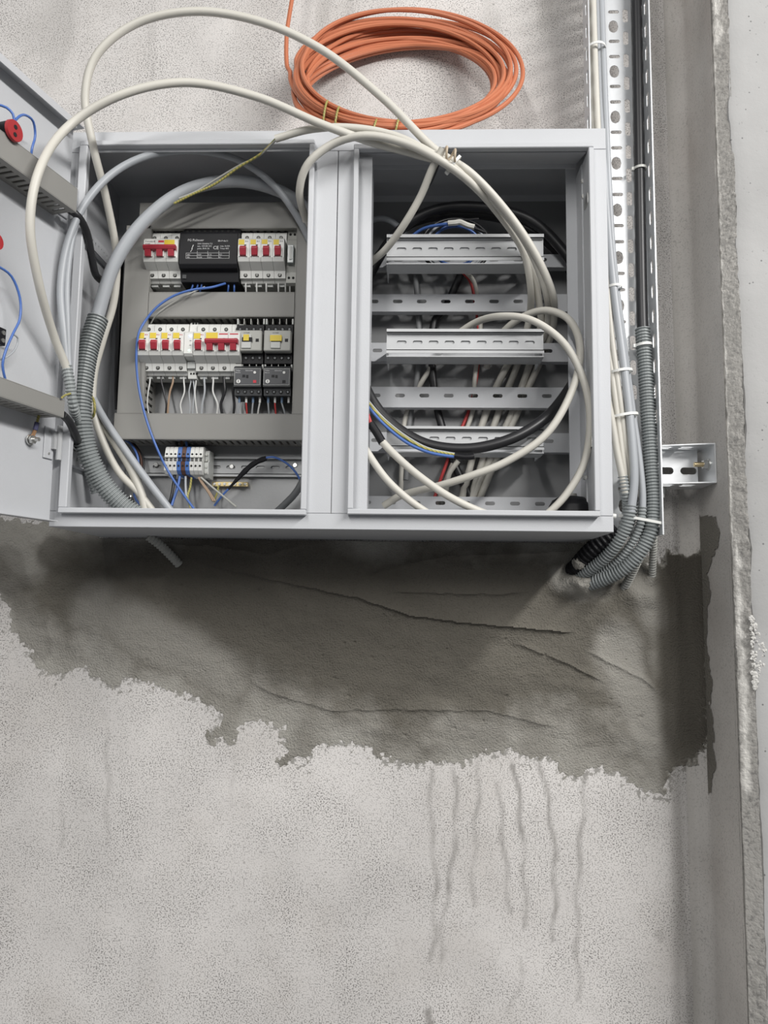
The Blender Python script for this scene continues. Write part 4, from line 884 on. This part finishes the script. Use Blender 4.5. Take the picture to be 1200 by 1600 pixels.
cable('wire_twist', [tw_c+tw_a*.0022*t+.0088*(math.cos(t)*e_+math.sin(t)*g_) for t in np.linspace(0, 4*math.pi, 40)], .0019, mat('tan_wire', (.50, .41, .30), .45), 'tan wire wound around the hanging cable at the bundle', 'wire', px=False, n=8, ds=.003)

# ================================================================== DOOR FITTINGS
o = thing('pilot_lamp', 'red and black pilot lamp body on the inside of the open door', 'pilot lamp', dpt(14, 208, 0))
u0, z0 = at_door(24, 204, .052); NN = np.array([DN[0], DN[1], 0])
base = np.array(DT(u0, 0, z0))
build(MB().cyl(base, base+NN*.0475, .0140, 20), 'housing', BLACKP, o, smooth=True); build(MB().cyl(base+NN*.0475, base+NN*.052, .0150, 24, .0145), 'red_cap', REDL, o, smooth=True)
for dz in (.005, -.006): build(MB().cyl(base+NN*.0515+np.array([0, 0, dz]), base+NN*.0526+np.array([0, 0, dz]), .0032, 12), 'terminal_hole', HOLE, o)
build(MB().cyl(base+NN*.030+np.array([0, 0, -.0125])+np.array([DD[0], DD[1], 0])*-.002, base+NN*.034+np.array([0, 0, -.020]), .003, 10), 'wire_clip', WHITE, o)
bb = np.array(DT(u0+.02, 0, z0-.004)); build(MB().cyl(bb, bb+NN*.035, .0125, 16), 'rear_block', BLACKP, o); bq = bb+NN*.030+np.array([0, 0, -.011]); build(MB().cyl(bq, bq+NN*.008, .005, 12), 'red_marker', REDL, o)
cable('wire', [tuple(dpt(22, 190, .045)), tuple(dpt(30, 182, .045)), tuple(dpt(40, 180, .04)), tuple(dpt(52, 190, .035)), tuple(dpt(55, 212, .03)), tuple(dpt(50, 232, .03)), tuple(dpt(48, 250, .025))], .0018, WBLUE, 'blue wire curling from the pilot lamp into the upper door duct', 'wire', px=False)
cable('wire', [tuple(dpt(22, 188, .045)), tuple(dpt(20, 178, .045)), tuple(dpt(10, 168, .04)), tuple(dpt(-6, 163, .03)), tuple(dpt(-30, 160, .03))], .0018, WBLUE, 'blue wire leaving the pilot lamp upwards along the open door', 'wire', px=False)
cable('wire', [tuple(dpt(-20, 412, .03)), tuple(dpt(0, 418, .03)), tuple(dpt(18, 432, .03)), tuple(dpt(31, 465, .03)), tuple(dpt(31, 498, .03)), tuple(dpt(20, 522, .03)), tuple(dpt(9, 548, .03)), tuple(dpt(4, 570, .028)), tuple(dpt(8, 592, .025)), tuple(dpt(12, 606, .02))], .0018, WBLUE, 'blue wire hanging between the two ducts on the open door', 'wire', px=False)
cable('wire', [tuple(dpt(20, 522, .028)), tuple(dpt(28, 528, .026)), tuple(dpt(24, 545, .024)), tuple(dpt(10, 558, .022)), tuple(dpt(-10, 564, .02))], .0014, WGREYW, 'grey wire crossing the blue wire on the open door', 'wire', px=False)
o = thing('selector_switch', 'black switch block with a screw at the left photo edge on the open door', 'switch', dpt(2, 525, 0))
u0, z0 = at_door(3, 525, .030); build(MB().box(u0-.008, u0+.04, 0, .030, z0-.012, z0+.012, DT), 'block', BLACKP, o, bevel=.001)
for dz in (.005, -.006): build(MB().cyl(DT(u0-.002, .030, z0+dz), DT(u0-.002, .0315, z0+dz), .0032, 10), 'terminal_screw', SCREW, o)
o = thing('push_button', 'round red push button back at the left photo edge between the door ducts', 'push button', dpt(-4, 377, 0))
u0, z0 = at_door(-6, 377, .03); p = np.array(DT(u0, 0, z0)); build(MB().cyl(p, p+NN*.018, .012, 18), 'housing', BLACKP, o); build(MB().cyl(p+NN*.018, p+NN*.032, .0115, 20), 'red_cap', REDL, o, smooth=True)
# earth stud on the door
u0, z0 = at_door(49, 687, .006); p = np.array(DT(u0, 0, z0))
o = thing('earth_stud', 'bright earth stud with nut and wire lug low on the open door', 'earth stud', p)
build(MB().cyl(p, p+NN*.020, .0030, 10), 'bolt', SCREW, o, smooth=True); build(MB().cyl(p+NN*.003, p+NN*.005, .0080, 16), 'washer', SCREW, o, smooth=True); build(MB().cyl(p+NN*.006, p+NN*.011, .0066, 6), 'nut', SCREW, o)
q1 = dpt(55, 672, .012); q2 = dpt(58, 660, .014); q3 = dpt(61, 648, .012)
build(MB().cyl(p+NN*.006, q1, .0028, 8), 'lug', COPPER, o); build(MB().cyl(q1, q2, .0036, 10), 'lug_sleeve', mat('violet_sleeve', (.05, .05, .11), .5), o)
cable('earth_wire', [tuple(q2), tuple((q2+q3)/2), tuple(q3)], .0020, WYG, None, parent=o, px=False)
cable('wire', [tuple(dpt(97, 621, .05)), tuple(at(103, 617, -.262)), tuple(at(110, 615, -.250))], .0016, WYG, 'yellow wire end bridging from the lower door duct to the slim pipe', 'wire', px=False)

# ================================================================== CABLE TRAY
TX0, TX1, TY, TF = .8830, .9900, -.064, -.107
tz0, tz1 = .006, 1.62
TR = thing('cable_tray', 'perforated galvanised cable tray rising beside the cabinet', 'cable tray', ((TX0+TX1)/2, TY, tz0))
kz = [at(958, y, TY)[2] for y in (42, 478)]; kp = (kz[0]-kz[1])/6
cxl, cxr = at(958.5, 60, TY)[0], at(977.5, 60, TY)[0]; cx0 = 2*((TX0+TX1)/2)-cxr
def keyhole(cx, cz, a=.0100, b=.0140):
    out = []
    for k in range(20):
        t = 2*math.pi*k/20; c, s_ = math.cos(t), math.sin(t)
        q = (abs(c)**1.3+abs(s_)**1.3)**(-1/1.3)*(1.0+.10*math.cos(4*t+math.pi)); out.append((cx+a*c*q, cz+b*s_*q))
    return out
mbt = MB(); z = kz[1]-kp*5
while z < tz1+kp:
    za, zb_ = max(z-kp/2, tz0), min(z+kp/2, tz1)
    if zb_-za > .002:
        hol = [keyhole(cxl, z)] if za+.016 < z < zb_-.016 else []
        hol += [rrect(cxl+.001, z+q*kp, .0200, .0066) for q in (-.33, .33) if za+.005 < z+q*kp < zb_-.005]
        hol += [rrect(cx, z+q*kp, .0100, .0265, .0042, 3) for q in (-.26, .24) for cx in (cxr, TX0+.012) if za+.014 < z+q*kp < zb_-.014]
        c_ = sheet([(TX0, za), (TX1, za), (TX1, zb_), (TX0, zb_)], hol, .0014, lambda a, b, c: (a, TY+c, b)); mbt.add(c_.v, c_.f)
    z += kp
build(mbt, 'base', GALV, TR)
hol = [rrect(TY-.026, z_, .0120, .0250, .005, 3) for z_ in np.arange(tz0+.025, tz1-.02, kp/2)]
for x in (TX0, TX1): build(sheet([(TY, tz0), (TF, tz0), (TF, tz1), (TY, tz1)], hol, .0013, lambda a, b, c, x=x: (x+c, a, b)), 'side_flange', GALV, TR)
build(MB().box(TX1-.0005, TX1+.0016, TF-.0014, TF+.0006, tz0, tz1), 'rolled_rim', GALV, TR); build(MB().box(TX0-.0016, TX0+.0005, TF-.0014, TF+.0006, tz0, tz1), 'rolled_rim', GALV, TR)
# bracket from the return
bz1, bz0 = at(1070, 698, -.075)[2], at(1070, 757, -.075)[2]
BR = thing('tray_bracket', 'slotted galvanised steel bracket bolting the tray to the return wall', 'bracket', (1.04, -.03, bz0))
wx1 = at(1090, 740, -.050)[0]; wz = at(1077, 736, -.050)[2]
hol = [rrect(wx1-.0160-.0400*k, wz, .0285, .0125) for k in range(2)]
build(sheet([(.992, bz0+.001), (wx1, bz0+.001), (wx1, bz1-.001), (.992, bz1-.001)], hol, .002, lambda a, b, c: (a, -.050+c, b)), 'web', GALV, BR)
pf = [(.895, -.0215), (.895, -.0625), (.9925, -.0625), (.9935, -.082), (1.060, -.100), (1.0825, -.104), (1.0825, -.0215)]
for z_ in (bz0, bz1):
    hol = [rrect(x_, y_, .024, .0065) for x_ in (1.010, 1.046) for y_ in (-.062, -.075)]
    build(sheet(pf, hol, .002, lambda a, b, c, z_=z_: (a, b, z_+c)), 'flange', GALV, BR)
build(MB().box(1.0808, 1.0832, -.104, -.006, bz0, bz1), 'end_plate', GALV, BR)
pb = np.array([1.0808, at(1117, 726, -.078)[1], at(1117, 726, -.078)[2]])
build(MB().cyl(pb, pb+[-.0025, 0, 0], .0100, 18), 'washer', SCREW, BR, smooth=True); build(MB().cyl(pb+[-.0025, 0, 0], pb+[-.0105, 0, 0], .0080, 6), 'nut', SCREW, BR); build(MB().cyl(pb+[-.01, 0, 0], pb+[-.0250, 0, 0], .0042, 12), 'bolt', mat('yellow_zinc', (.62, .50, .30), .35, .8), BR, smooth=True)
pn = at(1037, 770, -.045); build(MB().cyl((pn[0], -.045, bz0-.001), (pn[0], -.045, bz0-.012), .005, 6).cyl((pn[0], -.045, bz0-.012), (pn[0], -.045, bz0-.019), .0025, 8), 'tray_bolt', SCREW, BR)

# cables in the tray
YC = -.078
cable('cable', [(919, -90, YC), (920.5, 0, YC), (927, 195, YC), (937, 400, YC-.01), (948, 520, -.095), (958, 600, -.104), (967, 670, -.106), (976, 738, -.104), (980, 775, -.10)], .0054, CWHITE, 'leftmost white cable in the tray')
cable('cable', [(925, -90, YC-.008), (927, 0, YC-.008), (934, 195, YC-.008), (945, 400, -.09), (955, 520, -.10), (964, 590, -.105), (971, 640, -.106), (978, 700, -.104), (983, 740, -.098), (987, 770, -.094)], .0054, CWHITE, 'second white cable in the tray beside the grey ones')
cable('cable', [(925, 520, -.10), (944, 600, -.108), (957, 662, -.112), (964, 705, -.113), (972, 744, -.112), (977, 770, -.108)], .0058, CWHITE, 'white cable closest to the cabinet side entering the short pipe')
cable('cable', [(931, -90, YC), (933, 0, YC), (940, 195, YC), (950, 360, -.088), (960, 460, -.098), (976, 580, -.108), (988, 690, -.113), (991, 750, -.113), (986, 800, -.110)], .0072, CGREY, 'grey cable in front, leaving the tray into the thick pipe')
cable('cable', [(937, -90, YC-.004), (939.5, 0, YC-.004), (947, 195, YC-.004), (958, 400, -.082), (972, 520, -.086), (988, 640, -.09), (999, 720, -.094), (1004, 770, -.096), (1004, 800, -.096)], .0058, CGREY, 'grey cable behind, leaving the tray into the thin pipe')
cable('cable', [(992, -90, -.0835), (994, 0, -.0835), (997, 150, -.0835), (1000, 330, -.084), (1003, 480, -.085), (1005, 540, -.086)], .0098, CBLACK, 'thick black cable running down the right side of the tray')
conduit('corrugated_pipe', [(1004, 514, -.085), (1008, 570, -.086), (1013.5, 660, -.087), (1018, 730, -.0875), (1021, 790, -.0875), (1016, 830, -.086), (1000, 862, -.078), (975, 888, -.062), (942, 905, -.040), (905, 916, -.012), (890, 918, .004)], .0132, COND, 'longest grey corrugated pipe covering the black cable in the tray')
conduit('corrugated_pipe', [(986, 789, -.108), (980, 818, -.102), (964, 848, -.088), (942, 874, -.066), (918, 892, -.040), (900, 904, -.012)], .0112, COND, 'thick grey corrugated pipe bending under the cabinet corner')
conduit('corrugated_pipe', [(1004, 792, -.096), (1000, 820, -.092), (986, 850, -.080), (964, 878, -.060), (940, 896, -.038), (915, 908, -.010)], .0076, COND, 'thin grey corrugated pipe between the two thicker ones', n=14)
conduit('corrugated_pipe', [(973, 744, -.110), (977, 768, -.106), (980, 792, -.092), (974, 825, -.075), (955, 855, -.055)], .0086, COND, 'short corrugated pipe end holding the white cables', n=14)
conduit('corrugated_pipe', [(983, 738, -.088), (988, 760, -.086), (990, 790, -.078), (985, 820, -.065)], .0078, COND, 'dark corrugated pipe end behind the white cable', n=14)
conduit('corrugated_pipe', [(965, 828, -.082), (950, 840, -.075), (930, 856, -.060), (914, 872, -.040), (903, 886, -.022), (896, 892, -.004)], .0170, BLACKP, 'black ribbed pipe stub under the cabinet corner', period=.0085, depth=.0022)
conduit('corrugated_pipe', [(1021, 835, -.060), (1021, 858, -.040), (1020, 880, -.022), (1019, 900, -.004)], .0068, CONDL, 'dusty pale corrugated pipe end at the tray foot', n=12)
conduit('corrugated_pipe', [(1000, 868, -.062), (990, 890, -.040), (980, 910, -.018), (972, 924, .002)], .0078, CONDL, 'small corrugated pipe stub half buried in the mortar', n=12)
conduit('corrugated_pipe', [(232, 838, -.040), (248, 850, -.030), (264, 865, -.018), (281, 883, -.003)], .0085, CONDL, 'dusty corrugated pipe end under the left bay', n=12, period=.0062)
# mortar clod stuffed in the black stub
c = at(906, 880, -.038); mb = MB(); rs = np.random.RandomState(4)
bm = bmesh.new(); bmesh.ops.create_icosphere(bm, subdivisions=3, radius=.0125)
for v in bm.verts: v.co *= 1+.25*(rs.rand()-.5)
mb.add([(c[0]+v.co.x, c[1]+v.co.y*1.1, c[2]+v.co.z) for v in bm.verts], [tuple(v.index for v in f.verts) for f in bm.faces]); bm.free()
o = build(mb, 'mortar_clod', MORTM, smooth=True); attr(o, 'dry', np.full(len(mb.v), .7)); tag(o, 'pale mortar clod stuffed in the black ribbed pipe', 'mortar')

DNV = np.array([.02, 0, -1.])
tie('cable_tie', at(931, 77, YC-.003), DNV, .0165, .0185, 'white tie around the tray cables at the top of the photo')
tie('cable_tie', at(1000, 264, -.084), DNV+[0, .0, .0], .0108, .0108, 'pale tie around the black cable in the tray', m=mat('aged_tie', (.55, .55, .52), .45))
tie('cable_tie', at(960, 449, -.092), DNV, .0120, .0125, 'white tie where the grey cables leave the cabinet edge')
tie('cable_tie', at(970, 581, -.10), np.array([.12, 0, -1]), .0190, .0160, 'upper white tie around the white and grey cables beside the cabinet')
tie('cable_tie', at(975, 650, -.103), np.array([.15, 0, -1]), .0230, .0170, 'lower white tie around the white and grey cables beside the cabinet')
tie('cable_tie', at(1006, 540, -.086), np.array([.06, 0, -1]), .0142, .0142, 'white tie at the upper end of the longest corrugated pipe')
tie('cable_tie', at(1003, 812, -.094), np.array([-.18, .1, -1]), .0345, .0200, 'long white tie around the three corrugated pipes')
tie('cable_tie', at(955, 806, -.13), np.array([1, 0, -.1]), .0030, .0030, 'white tie stub poking out beside the cabinet bottom corner', wide=.0075, head=False)

# ================================================================== ORANGE COIL ON TOP OF THE CABINET
rs = np.random.RandomState(12); NL = 21; RO_ = .0041
xl = at(452, 120, -.10)[0]
Rl = rs.uniform(.166, .204, NL+2); Rl[0] = .2045; Rl[1] = .203; Rl[5] = .2045; Rl[12] = .171
xo = rs.uniform(.0, .034, NL+2); xo[0] = 0
fb = rs.uniform(0, .020, NL+2); hb = rs.uniform(0, .024, NL+2); lean = rs.uniform(.150, .176, NL+2)
P = []
tailp = [at(478, -160, -.06), at(468, -80, -.06), at(456, 0, -.066), at(448, 55, -.075), at(449, 105, -.088)]
for k in range(NL*48):
    th_ = math.pi+2*math.pi*k/48; i = k//48; f_ = sstep(np.array((k % 48)/48.), 0, 1)
    g = lambda A: float(A[i]*(1-f_)+A[i+1]*f_)
    R_ = g(Rl); D_ = 2*R_; ca = g(lean)/D_; sa = math.sqrt(1-ca*ca)*.925
    yb = -.190+g(fb); zb_ = H_+.0065+g(hb)
    c = np.array([xl+R_+g(xo), yb+ca*R_, zb_+sa*R_]); e2 = np.array([0, ca, sa])
    wob = .0025*math.sin(3*th_+i*1.7)
    p = c+(R_+wob)*(math.cos(th_)*np.array([1., 0, 0])+math.sin(th_)*e2)
    p[1] = min(p[1], -.0055)
    P.append(p)
path = spline(tailp+P, .014)
o = build(MB().tube(path, RO_, 8), 'cable_coil', ORANGE, None, smooth=True); tag(o, 'coil of orange cable leaning on the wall on top of the cabinet', 'cable coil')
for (x, y, lab) in ((507, 172, 'leftmost green-yellow wire tie around the orange coil'), (526, 180, 'second green-yellow wire tie around the orange coil'), (586, 187, 'third green-yellow wire tie around the orange coil'), (621, 184, 'rightmost green-yellow wire tie around the orange coil')):
    c = at(x, y, -.178); c[1] = -.176
    i_ = [q for q in P if abs(q[0]-c[0]) < .006 and q[2] < H_+.10]; zz_ = np.array([q[2] for q in i_]); yy_ = np.array([q[1] for q in i_])
    c = np.array([c[0], (yy_.min()+yy_.max())/2, (zz_.min()+zz_.max())/2])
    hy, hz = (yy_.max()-yy_.min())/2+.007, (zz_.max()-zz_.min())/2+.007
    Q = [c+np.array([.004*math.sin(t), hy*math.cos(t), hz*math.sin(t)]) for t in np.linspace(0, 2*math.pi*1.03, 30)]
    cable('wire_tie', Q, .0019, WYG, lab, 'wire tie', 'wire ties on the orange coil', px=False, n=8, ds=.006)
